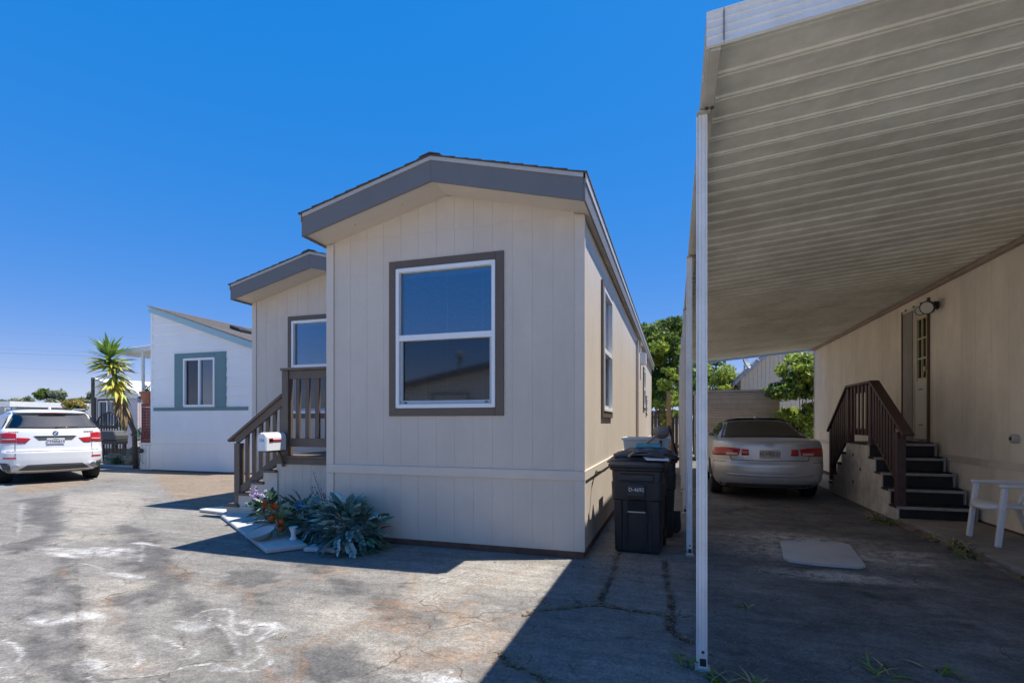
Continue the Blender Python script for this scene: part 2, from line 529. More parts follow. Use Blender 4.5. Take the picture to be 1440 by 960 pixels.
def rects_minus(x0, x1, z0, z1, holes):
    """split a rectangle into rectangles that leave the holes open"""
    out = [(x0, x1, z0, z1)]
    for hx0, hx1, hz0, hz1 in holes:
        nxt = []
        for a, b, c, d in out:
            if hx1 <= a or hx0 >= b or hz1 <= c or hz0 >= d:
                nxt.append((a, b, c, d))
                continue
            l, r_ = max(a, hx0), min(b, hx1)
            if a < l:
                nxt.append((a, l, c, d))
            if r_ < b:
                nxt.append((r_, b, c, d))
            if c < hz0:
                nxt.append((l, r_, c, hz0))
            if hz1 < d:
                nxt.append((l, r_, hz1, d))
        out = nxt
    return [q for q in out if q[1] - q[0] > 0.004 and q[3] - q[2] > 0.004]


_share = {}


def shared_box(name, sx, sy, sz, m):
    """a box mesh with its corner at the origin, shared by equal pieces"""
    k = (name, round(sx, 3), round(sy, 3), round(sz, 3), m.name)
    if k not in _share:
        _share[k] = MB().box(0, sx, 0, sy, 0, sz).mesh(name, m)
    return _share[k]


def piece(name, x0, x1, y0, y1, z0, z1, m, parent, bev=0):
    return put(name, shared_box(name, x1 - x0, y1 - y0, z1 - z0, m), parent, (x0, y0, z0), bev)
G_CRACKS = [(0.028,[(-1.13,3.89),(-1.05,4.01),(-0.92,4.1),(-0.82,4.17),(-0.74,4.23),(-0.58,4.29),(-0.45,4.27),(-0.33,4.25),(-0.17,4.24),(-0.06,4.22),(-0.02,4.13)]),(0.035,[(-0.62,6.09),(-0.59,5.27),(-0.59,4.81),(-0.6,4.52),(-0.59,4.29)]),(0.04,[(-0.1,5.89),(-0.07,5.09),(-0.03,4.59),(-0.02,4.22),(-0.02,3.94),(0.04,3.81),(0.11,3.76)]),(0.02,[(-1.1,3.23),(-0.98,3.08),(-0.87,3.04),(-0.77,2.97),(-0.71,2.91)]),(0.012,[(-0.74,4.25),(-0.79,4.35),(-0.84,4.44)]),(0.012,[(-0.02,4.22),(0.06,4.22),(0.14,4.31)]),(0.007,[(-6.31,4.03),(-4.71,3.02),(-3.48,2.25),(-3.28,2.15)]),(0.007,[(-7.27,3.86),(-7.11,4.35),(-6.54,4.55),(-6.16,4.87)]),(0.01,[(-12.85,6.83),(-12.41,7.56),(-12.44,8.41),(-11.67,8.47)]),(0.006,[(-9.07,6.86),(-6.72,5.2),(-5.21,4.22),(-4.86,4.05)]),(0.006,[(-3.85,3.39),(-3.35,3.09),(-2.78,2.7),(-2.55,2.54)]),(0.008,[(-3.37,2.22),(-3.35,2.29),(-3.33,2.37)])]
G_RUST = [(0.05,[(-1.13,3.89),(-1.24,3.77),(-1.29,3.62),(-1.26,3.44),(-1.17,3.27)]),(0.04,[(-1.29,3.62),(-1.47,3.72),(-1.61,3.9),(-1.59,3.73),(-1.58,3.49)]),(0.04,[(-1.61,3.9),(-1.66,4.08),(-1.57,4.06)]),(0.05,[(-4.14,3.82),(-3.84,3.73),(-3.55,3.62),(-3.28,3.42)]),(0.06,[(-3.6,3.66),(-3.5,3.86),(-3.38,4.12),(-3.29,4.32),(-3.33,4.56)]),(0.045,[(-2.53,2.79),(-2.4,2.88),(-2.36,3.09),(-2.28,3.31),(-2.17,3.48),(-2.11,3.63),(-2.02,3.77),(-1.87,3.96),(-1.74,4.3),(-1.63,4.74)]),(0.03,[(-2.39,2.87),(-2.29,3.01),(-2.19,3.18),(-2.15,3.35)]),(0.05,[(-2.21,3.81),(-2.22,4.07),(-2.34,4.44),(-2.65,4.69)]),(0.035,[(-1.71,3.28),(-1.55,3.35),(-1.59,3.64),(-1.61,3.95),(-1.48,4.09)]),(0.04,[(-1.29,3.74),(-1.3,3.57),(-1.18,3.26)]),(0.03,[(-2.38,2.82),(-2.21,2.65),(-2.1,2.48)]),(0.035,[(-2.41,2.58),(-2.29,2.49),(-2.18,2.45)]),(0.03,[(-1.84,3.4),(-1.59,3.07),(-1.43,3.03),(-1.28,3.17)]),(0.05,[(-5.05,4.17),(-4.72,3.97),(-4.45,3.82)]),(0.045,[(-4.65,3.2),(-4.37,3.04),(-4.17,2.96),(-3.94,2.86)]),(0.03,[(-5.99,3.72),(-5.66,3.54)]),(0.05,[(-3.19,2.39),(-3.11,2.36)]),(0.03,[(-2.34,4.65),(-2.18,5.0),(-2.15,5.61),(-2.02,6.17)]),(0.03,[(-1.8,3.94),(-1.74,4.45),(-1.56,4.89),(-1.39,5.32)])]
G_RUSTB = [((-1.94,3.37),0.3,0.16),((-2.15,3.59),0.22,0.1),((-3.29,4.5),0.25,0.12),((-1.24,3.06),0.35,0.2),((-1.49,3.01),0.3,0.16),((-1.59,3.73),0.3,0.15),((-4.81,4.02),0.18,0.12),((-2.06,3.81),0.4,0.14),((-1.23,3.45),0.3,0.2)]
G_CHALK = [(0.0176,[(-3.53,3.08),(-3.56,3.17),(-3.53,3.25),(-3.46,3.3),(-3.32,3.23),(-3.21,3.1),(-3.06,2.98),(-2.9,2.93)]),(0.016,[(-2.89,2.96),(-2.95,3.06),(-2.91,3.13),(-2.86,3.18),(-2.81,3.14),(-2.76,2.97),(-2.73,2.87)]),(0.020000000000000004,[(-2.65,2.8),(-2.58,2.76),(-2.54,2.68),(-2.55,2.59),(-2.55,2.52),(-2.63,2.51),(-2.71,2.54)]),(0.0144,[(-2.58,2.79),(-2.41,2.64),(-2.41,2.54),(-2.52,2.49),(-2.68,2.47)]),(0.0144,[(-3.52,2.75),(-3.33,2.69),(-3.14,2.65),(-3.03,2.65),(-2.95,2.61),(-2.96,2.55),(-3.03,2.47),(-3.1,2.39)]),(0.0144,[(-2.77,2.52),(-2.86,2.47),(-2.92,2.38),(-2.95,2.31),(-3.01,2.28),(-3.08,2.32)]),(0.020000000000000004,[(-3.48,2.6),(-3.3,2.47),(-3.18,2.37)]),(0.0176,[(-6.24,4.73),(-5.7,4.31),(-5.51,4.15)]),(0.016,[(-6.14,3.87),(-5.92,3.9),(-5.58,3.81)]),(0.0144,[(-3.31,2.17),(-3.17,2.14)]),(0.0128,[(-4.43,2.38),(-4.15,2.3),(-4.02,2.25),(-3.9,2.14),(-3.95,2.1)]),(0.0128,[(-3.79,2.01),(-3.69,2.05),(-3.61,2.0)]),(0.012,[(-2.68,2.67),(-3.02,2.92),(-3.42,3.11)]),(0.016,[(-3.65,2.96),(-3.55,3.01),(-3.38,2.96)]),(0.02,[(-1.52,2.68),(-1.44,2.76),(-1.34,2.87),(-1.27,2.88)]),(0.015,[(-1.34,2.72),(-1.3,2.8),(-1.27,2.89)]),(0.015,[(-2.75,2.9),(-2.71,2.98),(-2.71,3.13)]),(0.012,[(-2.75,2.53),(-2.61,2.49),(-2.53,2.54)]),(0.02,[(-11.65,6.53),(-9.58,5.33),(-8.4,4.67)])]
G_CHALKB = [((-6.55,4.28),0.75,0.1),((-6.36,4.43),0.4,0.08),((-6.25,4.78),0.22,0.06),((-3.37,2.92),0.14,0.08),((-2.91,3.11),0.24,0.06),((-4.42,2.8),0.12,0.08),((-5.18,3.76),0.25,0.05),((-4.57,2.71),0.2,0.06),((-4.33,2.91),0.18,0.05),((-3.47,2.28),0.12,0.06),((-6.62,4.11),0.35,0.06),((-1.35,2.78),0.22,0.06),((-2.88,3.12),0.2,0.07),((2.45,6.53),0.16,0.07)]
G_DARK = [[(-6.49,3.97),(-6.38,4.01),(-4.71,3.02),(-3.49,2.25),(-3.62,2.2),(-4.99,3.04)],[(-5.96,3.44),(-5.87,3.47),(-3.67,2.13),(-3.73,2.12)],[(-4.48,3.25),(-4.12,3.12),(-3.61,2.7),(-3.37,2.51),(-3.68,2.64),(-3.89,2.84)],[(-4.63,3.54),(-4.71,3.84),(-4.35,3.63),(-3.93,3.22),(-4.24,3.27)],[(-4.56,3.23),(-4.49,3.44),(-4.45,3.39),(-4.43,3.15)],[(-3.6,2.21),(-3.49,2.24),(-3.22,2.12),(-3.42,2.06)],[(-3.26,4.22),(-3.12,4.33),(-2.69,4.09),(-2.67,3.92),(-2.85,3.87)],[(-2.64,3.88),(-2.47,3.99),(-2.13,3.74),(-2.18,3.58),(-2.43,3.69)],[(-2.12,3.32),(-2.1,3.57),(-1.92,3.67),(-1.69,3.49),(-1.67,3.31),(-1.84,3.4),(-2.0,3.51)],[(-2.36,2.83),(-2.06,2.99),(-1.75,2.79),(-1.67,2.61),(-1.93,2.53),(-2.21,2.65)],[(-4.4,4.15),(-3.9,4.3),(-3.56,4.06),(-3.69,3.78),(-4.01,3.83)],[(-3.92,4.61),(-3.46,4.67),(-3.29,4.5),(-3.4,4.28)],[(-3.51,3.55),(-3.42,3.75),(-3.18,3.51),(-3.18,3.36)],[(-12.31,6.85),(-12.2,7.47),(-8.12,5.02),(-7.29,4.32),(-7.13,3.79),(-7.82,4.15),(-8.14,4.75)],[(-7.82,5.56),(-7.21,5.45),(-6.42,5.04),(-5.0,4.12),(-5.52,3.96),(-6.36,4.71)],[(-6.13,4.36),(-6.06,4.79),(-4.95,4.12),(-3.85,3.39),(-2.77,2.7),(-3.05,2.81),(-3.68,3.07),(-4.33,3.57),(-5.27,3.95)]]
G_LIGHT = [[(-11.88,7.27),(-11.5,8.35),(-10.48,8.01),(-9.07,6.86),(-8.02,5.82),(-7.63,5.32),(-8.4,5.22)],[(-8.0,4.93),(-7.25,5.16),(-6.86,4.9),(-7.2,4.45)],[(-5.41,3.48),(-5.26,3.66),(-4.3,3.58),(-3.77,3.32),(-4.2,3.5),(-4.43,3.43),(-4.66,3.3),(-4.55,3.17),(-4.05,2.79),(-3.56,2.58),(-3.21,2.39),(-3.43,2.26),(-3.72,2.4)],[(-2.96,3.67),(-2.46,3.68),(-2.22,3.53),(-2.38,3.12),(-2.66,3.31)],[(-2.29,4.34),(-2.23,4.98),(-1.81,5.27),(-1.61,4.67),(-1.89,4.01),(-2.07,3.85)],[(-1.69,3.61),(-1.38,4.02),(-1.11,3.22),(-1.34,2.92)],[(-2.27,3.16),(-2.14,3.35),(-1.71,3.16),(-1.54,2.85),(-1.71,2.8)],[(-2.2,5.15),(-1.17,5.47),(-1.15,4.4),(-1.53,4.34),(-1.74,4.45)]]
G_TAN = [[(-15.15,11.64),(-12.34,9.79),(-9.01,7.51),(-7.91,6.93),(-7.61,7.02),(-7.26,7.13),(-7.14,8.59),(-10.82,13.0)],[(-17.97,9.87),(-16.03,10.48),(-13.95,9.29),(-13.11,7.84),(-13.24,7.32)]]
G_DUST = [((1.49,7.45),1.0,0.35),((1.65,6.8),1.1,0.6),((1.57,5.73),0.55,0.2),((2.39,6.92),0.5,0.28),((1.3,7.61),0.4,0.3),((1.49,5.78),0.7,0.2)]
G_OIL = [(0.16,[(1.83,5.51),(1.91,5.14),(1.97,4.88),(2.06,4.66)]),(0.09,[(1.93,5.09),(2.04,4.8)]),(0.1,[(1.58,5.29),(1.67,5.19)]),(0.2,[(0.88,9.38),(1.49,10.36),(2.07,10.01)])]

# ------------------------------------------------------------ ground
def vnoise(x, y, s, seed):
    r_ = np.random.default_rng(seed).random((256, 256))
    fx, fy = x * s, y * s
    ix, iy = np.floor(fx).astype(int), np.floor(fy).astype(int)
    tx, ty = fx - ix, fy - iy
    tx, ty = tx * tx * (3 - 2 * tx), ty * ty * (3 - 2 * ty)
    g_ = lambda a, b: r_[a & 255, b & 255]
    return (g_(ix, iy) * (1 - tx) + g_(ix + 1, iy) * tx) * (1 - ty) + (g_(ix, iy + 1) * (1 - tx) + g_(ix + 1, iy + 1) * tx) * ty


def fbm(x, y, s, seed):
    return sum(vnoise(x, y, s * 2 ** k, seed + k) / 2 ** (k + 1) for k in range(4)) / 0.9375


def seg_dist(X, Y, pts):
    d = np.full(X.shape, 9.0)
    for (ax, ay), (bx, by) in zip(pts[:-1], pts[1:]):
        vx, vy = bx - ax, by - ay
        t = np.clip(((X - ax) * vx + (Y - ay) * vy) / (vx * vx + vy * vy + 1e-9), 0, 1)
        d = np.minimum(d, np.hypot(X - ax - t * vx, Y - ay - t * vy))
    return d


def smooth_line(pts, k=4):
    p = np.array(pts, float)
    out = []
    for i in range(len(p) - 1):
        p0, p1, p2, p3 = p[max(i - 1, 0)], p[i], p[i + 1], p[min(i + 2, len(p) - 1)]
        for t in np.arange(k) / k:
            out.append(.5 * ((2 * p1) + (-p0 + p2) * t + (2 * p0 - 5 * p1 + 4 * p2 - p3) * t * t + (-p0 + 3 * p1 - 3 * p2 + p3) * t ** 3))
    out.append(p[-1])
    return [tuple(q) for q in out]


def paint_lines(X, Y, lines, soft=0.6, smooth=True):
    m = np.zeros(X.shape)
    for w_, pts in lines:
        q = smooth_line(pts) if smooth else pts
        a = np.array(q)
        x0, y0, x1, y1 = a[:, 0].min() - .3, a[:, 1].min() - .3, a[:, 0].max() + .3, a[:, 1].max() + .3
        k = np.nonzero((X > x0) & (X < x1) & (Y > y0) & (Y < y1))[0]
        d = seg_dist(X[k], Y[k], q)
        m[k] = np.maximum(m[k], np.clip((w_ - d) / (w_ * soft) + .0, 0, 1))
    return m


def poly_sd(X, Y, pts):
    """signed distance, positive inside"""
    d = seg_dist(X, Y, pts + [pts[0]])
    ins = np.zeros(X.shape, bool)
    n = len(pts)
    for i in range(n):
        (x1, y1), (x2, y2) = pts[i], pts[(i + 1) % n]
        c_ = ((y1 > Y) != (y2 > Y)) & (X < (x2 - x1) * (Y - y1) / (y2 - y1 + 1e-9) + x1)
        ins ^= c_
    return np.where(ins, d, -d)


def make_ground():
    xs = np.concatenate([np.arange(-24, -9, .10), np.arange(-9, -5, .04), np.arange(-5, 3.3, .022), [3.3]])
    ys = np.concatenate([np.arange(1.0, 2, .08), np.arange(2, 6.4, .02), np.arange(6.4, 10, .04), np.arange(10, 26.01, .16)])
    nx, ny = len(xs), len(ys)
    X, Y = np.meshgrid(xs, ys)
    X, Y = X.ravel(), Y.ravel()
    wx = X + (fbm(X, Y, 2.2, 11) - .5) * .16 + (fbm(X, Y, 12, 15) - .5) * .04
    wy = Y + (fbm(X, Y, 2.2, 21) - .5) * .16 + (fbm(X, Y, 12, 25) - .5) * .04
    lx = X + (fbm(X, Y, 9, 31) - .5) * .05
    ly = Y + (fbm(X, Y, 9, 41) - .5) * .05
    f1 = fbm(X, Y, 5, 51)
    f2 = fbm(X, Y, 14, 61)
    crack = paint_lines(lx, ly, G_CRACKS, .5, False) * np.clip(.25 + 1.9 * (f2 - .22), 0, 1)
    rust = paint_lines(wx, wy, G_RUST, .95) * np.clip(.15 + 1.5 * (f2 - .25), 0, 1)
    rust = np.maximum(rust, .35 * paint_lines(wx, wy, [(w_ * 2.6, p) for w_, p in G_RUST], 1.0) * np.clip(2.5 * (f1 - .35), 0, 1))
    chalk = paint_lines(lx, ly, G_CHALK, .9) * np.clip(.15 + 1.9 * (f2 - .25), 0, 1) * .85
    dark = np.zeros(X.shape)
    light = np.zeros(X.shape)
    tan = np.zeros(X.shape)
    dust = np.zeros(X.shape)

    def ell(m, lst, amt):
        for (cx, cy), rx, ry in lst:
            d = np.hypot((wx - cx) / rx, (wy - cy) / ry)
            np.maximum(m, np.clip(1.35 - d, 0, 1) * np.clip(.25 + 2.2 * (f2 - .3), 0, 1) * amt, out=m)
    # smears run along the lane: x is the short direction of a car turning in
    ell(rust, G_RUSTB, .75)
    ell(chalk, G_CHALKB, .85)
    ell(dust, G_DUST, 1.0)
    for lst, m, amt, soft in ((G_DARK, dark, .82, .13), (G_LIGHT, light, .7, .30), (G_TAN, tan, 1.0, .10)):
        for pts in lst:
            a = np.array(pts)
            k = np.nonzero((X > a[:, 0].min() - .5) & (X < a[:, 0].max() + .5) & (Y > a[:, 1].min() - .5) & (Y < a[:, 1].max() + .5))[0]
            sd = poly_sd(wx[k], wy[k], pts) + (f1[k] - .5) * .35
            m[k] = np.maximum(m[k], np.clip(sd / soft + .5, 0, 1) * amt)
    oil = paint_lines(wx, wy, G_OIL, 1.0) * np.clip(1.8 * (f1 - .2), 0, 1)
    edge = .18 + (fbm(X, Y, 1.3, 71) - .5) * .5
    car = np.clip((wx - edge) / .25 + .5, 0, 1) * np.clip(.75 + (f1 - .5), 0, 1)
    Z = (fbm(X, Y, .8, 81) - .5) * .012 - crack * .011
    me = bpy.data.meshes.new('road')
    idx = np.arange(nx * ny).reshape(ny, nx)
    q = np.stack([idx[:-1, :-1], idx[:-1, 1:], idx[1:, 1:], idx[1:, :-1]], -1).reshape(-1, 4)
    me.vertices.add(nx * ny)
    me.vertices.foreach_set('co', np.stack([X, Y, Z], 1).astype(np.float32).ravel())
    me.loops.add(q.size)
    me.loops.foreach_set('vertex_index', q.astype(np.int32).ravel())
    me.polygons.add(len(q))
    me.polygons.foreach_set('loop_start', np.arange(0, q.size, 4, dtype=np.int32))
    me.update(calc_edges=True)
    me.polygons.foreach_set('use_smooth', np.ones(len(q), bool))
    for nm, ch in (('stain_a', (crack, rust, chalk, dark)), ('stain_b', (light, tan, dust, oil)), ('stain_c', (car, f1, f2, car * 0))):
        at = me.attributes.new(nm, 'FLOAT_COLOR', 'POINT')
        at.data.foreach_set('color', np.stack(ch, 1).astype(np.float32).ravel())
    # material
    m = bpy.data.materials.new('worn asphalt')
    m.use_nodes = True
    nt = m.node_tree
    L = nt.links.new
    b = nt.nodes['Principled BSDF']
    b.inputs['Roughness'].default_value = 0.88
    b.inputs['Specular IOR Level'].default_value = 0.35
    geo = nnew(nt, 'ShaderNodeNewGeometry')

    def noise(sc, det=5, ro=.6, st=(1, 1, 1)):
        mp = nnew(nt, 'ShaderNodeMapping')
        mp.inputs['Scale'].default_value = st
        L(geo.outputs['Position'], mp.inputs['Vector'])
        n = nnew(nt, 'ShaderNodeTexNoise')
        n.inputs['Scale'].default_value = sc
        n.inputs['Detail'].default_value = det
        n.inputs['Roughness'].default_value = ro
        L(mp.outputs[0], n.inputs['Vector'])
        return n.outputs['Fac']

    def mr(v, a, b_, c_, d):
        n = nnew(nt, 'ShaderNodeMapRange')
        for i, x in enumerate((a, b_, c_, d)):
            n.inputs[i + 1].default_value = x
        L(v, n.inputs[0])
        return n.outputs[0]

    def mix(fac, a, col, mode='MIX'):
        n = nnew(nt, 'ShaderNodeMix', data_type='RGBA', blend_type=mode)
        if isinstance(fac, float):
            n.inputs[0].default_value = fac
        else:
            L(fac, n.inputs[0])
        if isinstance(a, tuple):
            n.inputs[6].default_value = c4(a)
        else:
            L(a, n.inputs[6])
        if isinstance(col, tuple):
            n.inputs[7].default_value = c4(col)
        else:
            L(col, n.inputs[7])
        return n.outputs[2]

    def mul(a, b_):
        n = nnew(nt, 'ShaderNodeMath', operation='MULTIPLY', use_clamp=True)
        for i, v in enumerate((a, b_)):
            if isinstance(v, float):
                n.inputs[i].default_value = v
            else:
                L(v, n.inputs[i])
        return n.outputs[0]
    att = {}
    for nm in ('stain_a', 'stain_b', 'stain_c'):
        a = nnew(nt, 'ShaderNodeAttribute', attribute_name=nm)
        sp = nnew(nt, 'ShaderNodeSeparateColor')
        L(a.outputs['Color'], sp.inputs[0])
        att[nm] = (sp.outputs[0], sp.outputs[1], sp.outputs[2], a.outputs['Alpha'])
    A_, B_, C_ = att['stain_a'], att['stain_b'], att['stain_c']
    big = noise(.55, 6, .62)
    mid = noise(3.2, 6, .7)
    fine = noise(45, 4, .75)
    grit = noise(190, 2, .7)
    col = mix(mr(big, .35, .65, 0, 1), (.130, .126, .121), (.200, .190, .176))
    col = mix(mr(mid, .38, .68, 0, .55), col, (.235, .216, .188))
    col = mix(mr(noise(1.6, 7, .72), .52, .70, 0, .55), col, (.098, .097, .100))
    col = mix(mul(B_[0], mr(fine, .3, .6, .45, 1.0)), col, (.31, .285, .245))
    col = mix(mul(A_[3], mr(mid, .28, .6, .5, 1.0)), col, (.058, .057, .059))
    col = mix(mul(B_[1], mr(mid, .2, .7, .75, 1.0)), col, (.200, .153, .112))
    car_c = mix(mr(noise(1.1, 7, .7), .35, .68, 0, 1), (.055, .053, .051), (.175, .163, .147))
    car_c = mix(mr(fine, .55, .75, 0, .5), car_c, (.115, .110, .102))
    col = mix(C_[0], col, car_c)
    col = mix(mul(B_[2], mr(fine, .30, .6, .5, 1.0)), col, (.46, .42, .365))
    col = mix(mul(B_[3], .85), col, (.016, .016, .016))
    col = mix(mul(A_[1], mr(fine, .3, .65, .25, .8)), col, (.235, .130, .060))
    col = mix(mul(A_[2], mr(fine, .35, .55, .6, 1.0)), col, (.50, .50, .495))
    col = mix(mul(A_[0], .92), col, (.034, .026, .018))
    # fine alligator cracking, kept to some areas
    def crackle(sc, w_, m0, m1):
        nz = nnew(nt, 'ShaderNodeTexNoise')
        nz.inputs['Scale'].default_value = 2.6
        nz.inputs['Detail'].default_value = 4
        L(geo.outputs['Position'], nz.inputs['Vector'])
        va = nnew(nt, 'ShaderNodeVectorMath', operation='MULTIPLY_ADD')
        L(nz.outputs['Color'], va.inputs[0])
        va.inputs[1].default_value = (.5, .5, 0)
        L(geo.outputs['Position'], va.inputs[2])
        vo = nnew(nt, 'ShaderNodeTexVoronoi', feature='DISTANCE_TO_EDGE')
        vo.inputs['Scale'].default_value = sc
        L(va.outputs[0], vo.inputs['Vector'])
        return mul(mr(vo.outputs['Distance'], 0.0, w_, 1, 0), mr(noise(.9, 4, .6), m0, m1, 0, 1))
    col = mix(mul(crackle(1.5, .016, .46, .56), .75), col, (.060, .045, .032))
    col = mix(mul(crackle(4.5, .030, .52, .62), .55), col, (.085, .068, .050))
    # traffic drags the weathering into streaks along the lane
    mpz = nnew(nt, 'ShaderNodeMapping')
    mpz.inputs['Rotation'].default_value = (0, 0, math.radians(32))
    mpz.inputs['Scale'].default_value = (.35, 2.4, 1)
    L(geo.outputs['Position'], mpz.inputs['Vector'])
    stn = nnew(nt, 'ShaderNodeTexNoise')
    stn.inputs['Scale'].default_value = 3.0
    stn.inputs['Detail'].default_value = 8
    stn.inputs['Roughness'].default_value = .72
    L(mpz.outputs[0], stn.inputs['Vector'])
    streak = mr(stn.outputs['Fac'], .3, .7, .72, 1.28)
    blot = mr(noise(11, 6, .75), .3, .7,   .74, 1.26)
    # aggregate speckle
    sp_ = mr(grit, .28, .72, .68, 1.32)
    sp2 = mr(fine, .28, .72, .80, 1.20)
    # stones of the aggregate: every cell its own tone
    vo2 = nnew(nt, 'ShaderNodeTexVoronoi', feature='F1')
    vo2.inputs['Scale'].default_value = 75
    L(geo.outputs['Position'], vo2.inputs['Vector'])
    sc2 = nnew(nt, 'ShaderNodeSeparateColor')
    L(vo2.outputs['Color'], sc2.inputs[0])
    stone = mr(sc2.outputs[0], 0, 1, .80, 1.20)
    pr = nnew(nt, 'ShaderNodeMath', operation='MULTIPLY')
    spm = nnew(nt, 'ShaderNodeMath', operation='MULTIPLY')
    L(sp_, spm.inputs[0])
    L(stone, spm.inputs[1])
    sp_ = spm.outputs[0]
    L(sp_, pr.inputs[0])
    L(sp2, pr.inputs[1])
    pr2 = nnew(nt, 'ShaderNodeMath', operation='MULTIPLY')
    L(streak, pr2.inputs[0])
    L(blot, pr2.inputs[1])
    pr3 = nnew(nt, 'ShaderNodeMath', operation='MULTIPLY')
    L(pr.outputs[0], pr3.inputs[0])
    L(pr2.outputs[0], pr3.inputs[1])
    vm = nnew(nt, 'ShaderNodeVectorMath', operation='SCALE')
    L(col, vm.inputs[0])
    L(pr3.outputs[0], vm.inputs['Scale'])
    L(vm.outputs[0], b.inputs['Base Color'])
    hsum = nnew(nt, 'ShaderNodeMath', operation='ADD')
    L(mul(grit, .5), hsum.inputs[0])
    L(mul(fine, .9), hsum.inputs[1])
    bp = nnew(nt, 'ShaderNodeBump')
    bp.inputs['Strength'].default_value = .5
    bp.inputs['Distance'].default_value = .012
    L(hsum.outputs[0], bp.inputs['Height'])
    L(bp.outputs[0], b.inputs['Normal'])
    me.materials.append(m)
    tag(put('road', me), kind='structure')
    # the wide ground under and around it
    far = mat('distant ground', (.42, .395, .35), .95, var=.2, scale=.3, bump=.2, bscale=6)
    g_ = MB()
    N = 24
    st = [-500, -200, -100, -60, -40, -30, -24] + list(range(-20, 25, 4)) + [30, 40, 60, 100, 200, 500]
    P = [[(x, y, -.03) for x in st] for y in st]
    g_.grid(P)
    tag(g_.build('ground', far), kind='structure')
    return xs, ys


make_ground()

# ------------------------------------------------------------ shared building helpers
def facing(axis, plane):
    """local (u along the wall, n outward, z) to world"""
    return {'-y': lambda u, n, z: (u, plane - n, z), '+x': lambda u, n, z: (plane + n, u, z),
            '-x': lambda u, n, z: (plane - n, u, z), '+y': lambda u, n, z: (u, plane + n, z)}[axis]


def tbox(mb, T, u0, u1, n0, n1, z0, z1, mi=0):
    a, b = T(u0, n0, z0), T(u1, n1, z1)
    return mb.box(min(a[0], b[0]), max(a[0], b[0]), min(a[1], b[1]), max(a[1], b[1]), min(a[2], b[2]), max(a[2], b[2]), mi)


def wallcore(T, u0, u1, z0, z1, holes, th=.10, mb=None, n1=-.0028):
    mb = mb or MB()
    for a, b, c, d in rects_minus(u0, u1, z0, z1, holes):
        tbox(mb, T, a, b, n1 - th, n1, c, d)
    return mb


def siding(root, T, u0, u1, z0, z1, pitch, m, holes=(), gap=.0026, n0=-.006, name='siding_board', top=None):
    """vertical grooved boards, each one a part; top(u) gives a sloping top"""
    n = max(1, round((u1 - u0) / pitch))
    w = (u1 - u0) / n
    for i in range(n):
        a, b = u0 + i * w + gap / 2, u0 + (i + 1) * w - gap / 2
        if top:
            mb = MB()
            q = [(a, z0), (b, z0), (b, max(top(b), z0 + .004)), ((a + b) / 2, max(top((a + b) / 2), z0 + .004)), (a, max(top(a), z0 + .004))]
            vs = [T(u, n0, z) for u, z in q] + [T(u, 0, z) for u, z in q]
            k = len(q)
            mb.add(vs, [tuple(range(k)), tuple(range(k, 2 * k))] + [(j, (j + 1) % k, k + (j + 1) % k, k + j) for j in range(k)])
            mb.build(name, m, root)
            continue
        for x0, x1, c, d in rects_minus(a, b, z0, z1, holes):
            p, q = T(x0, n0, c), T(x1, 0, d)
            piece(name, min(p[0], q[0]), max(p[0], q[0]), min(p[1], q[1]), max(p[1], q[1]), c, d, m, root)


def board(root, name, T, u0, u1, n0, n1, z0, z1, m, bev=.003):
    return tbox(MB(), T, u0, u1, n0, n1, z0, z1).build(name, m, root, bev=bev)


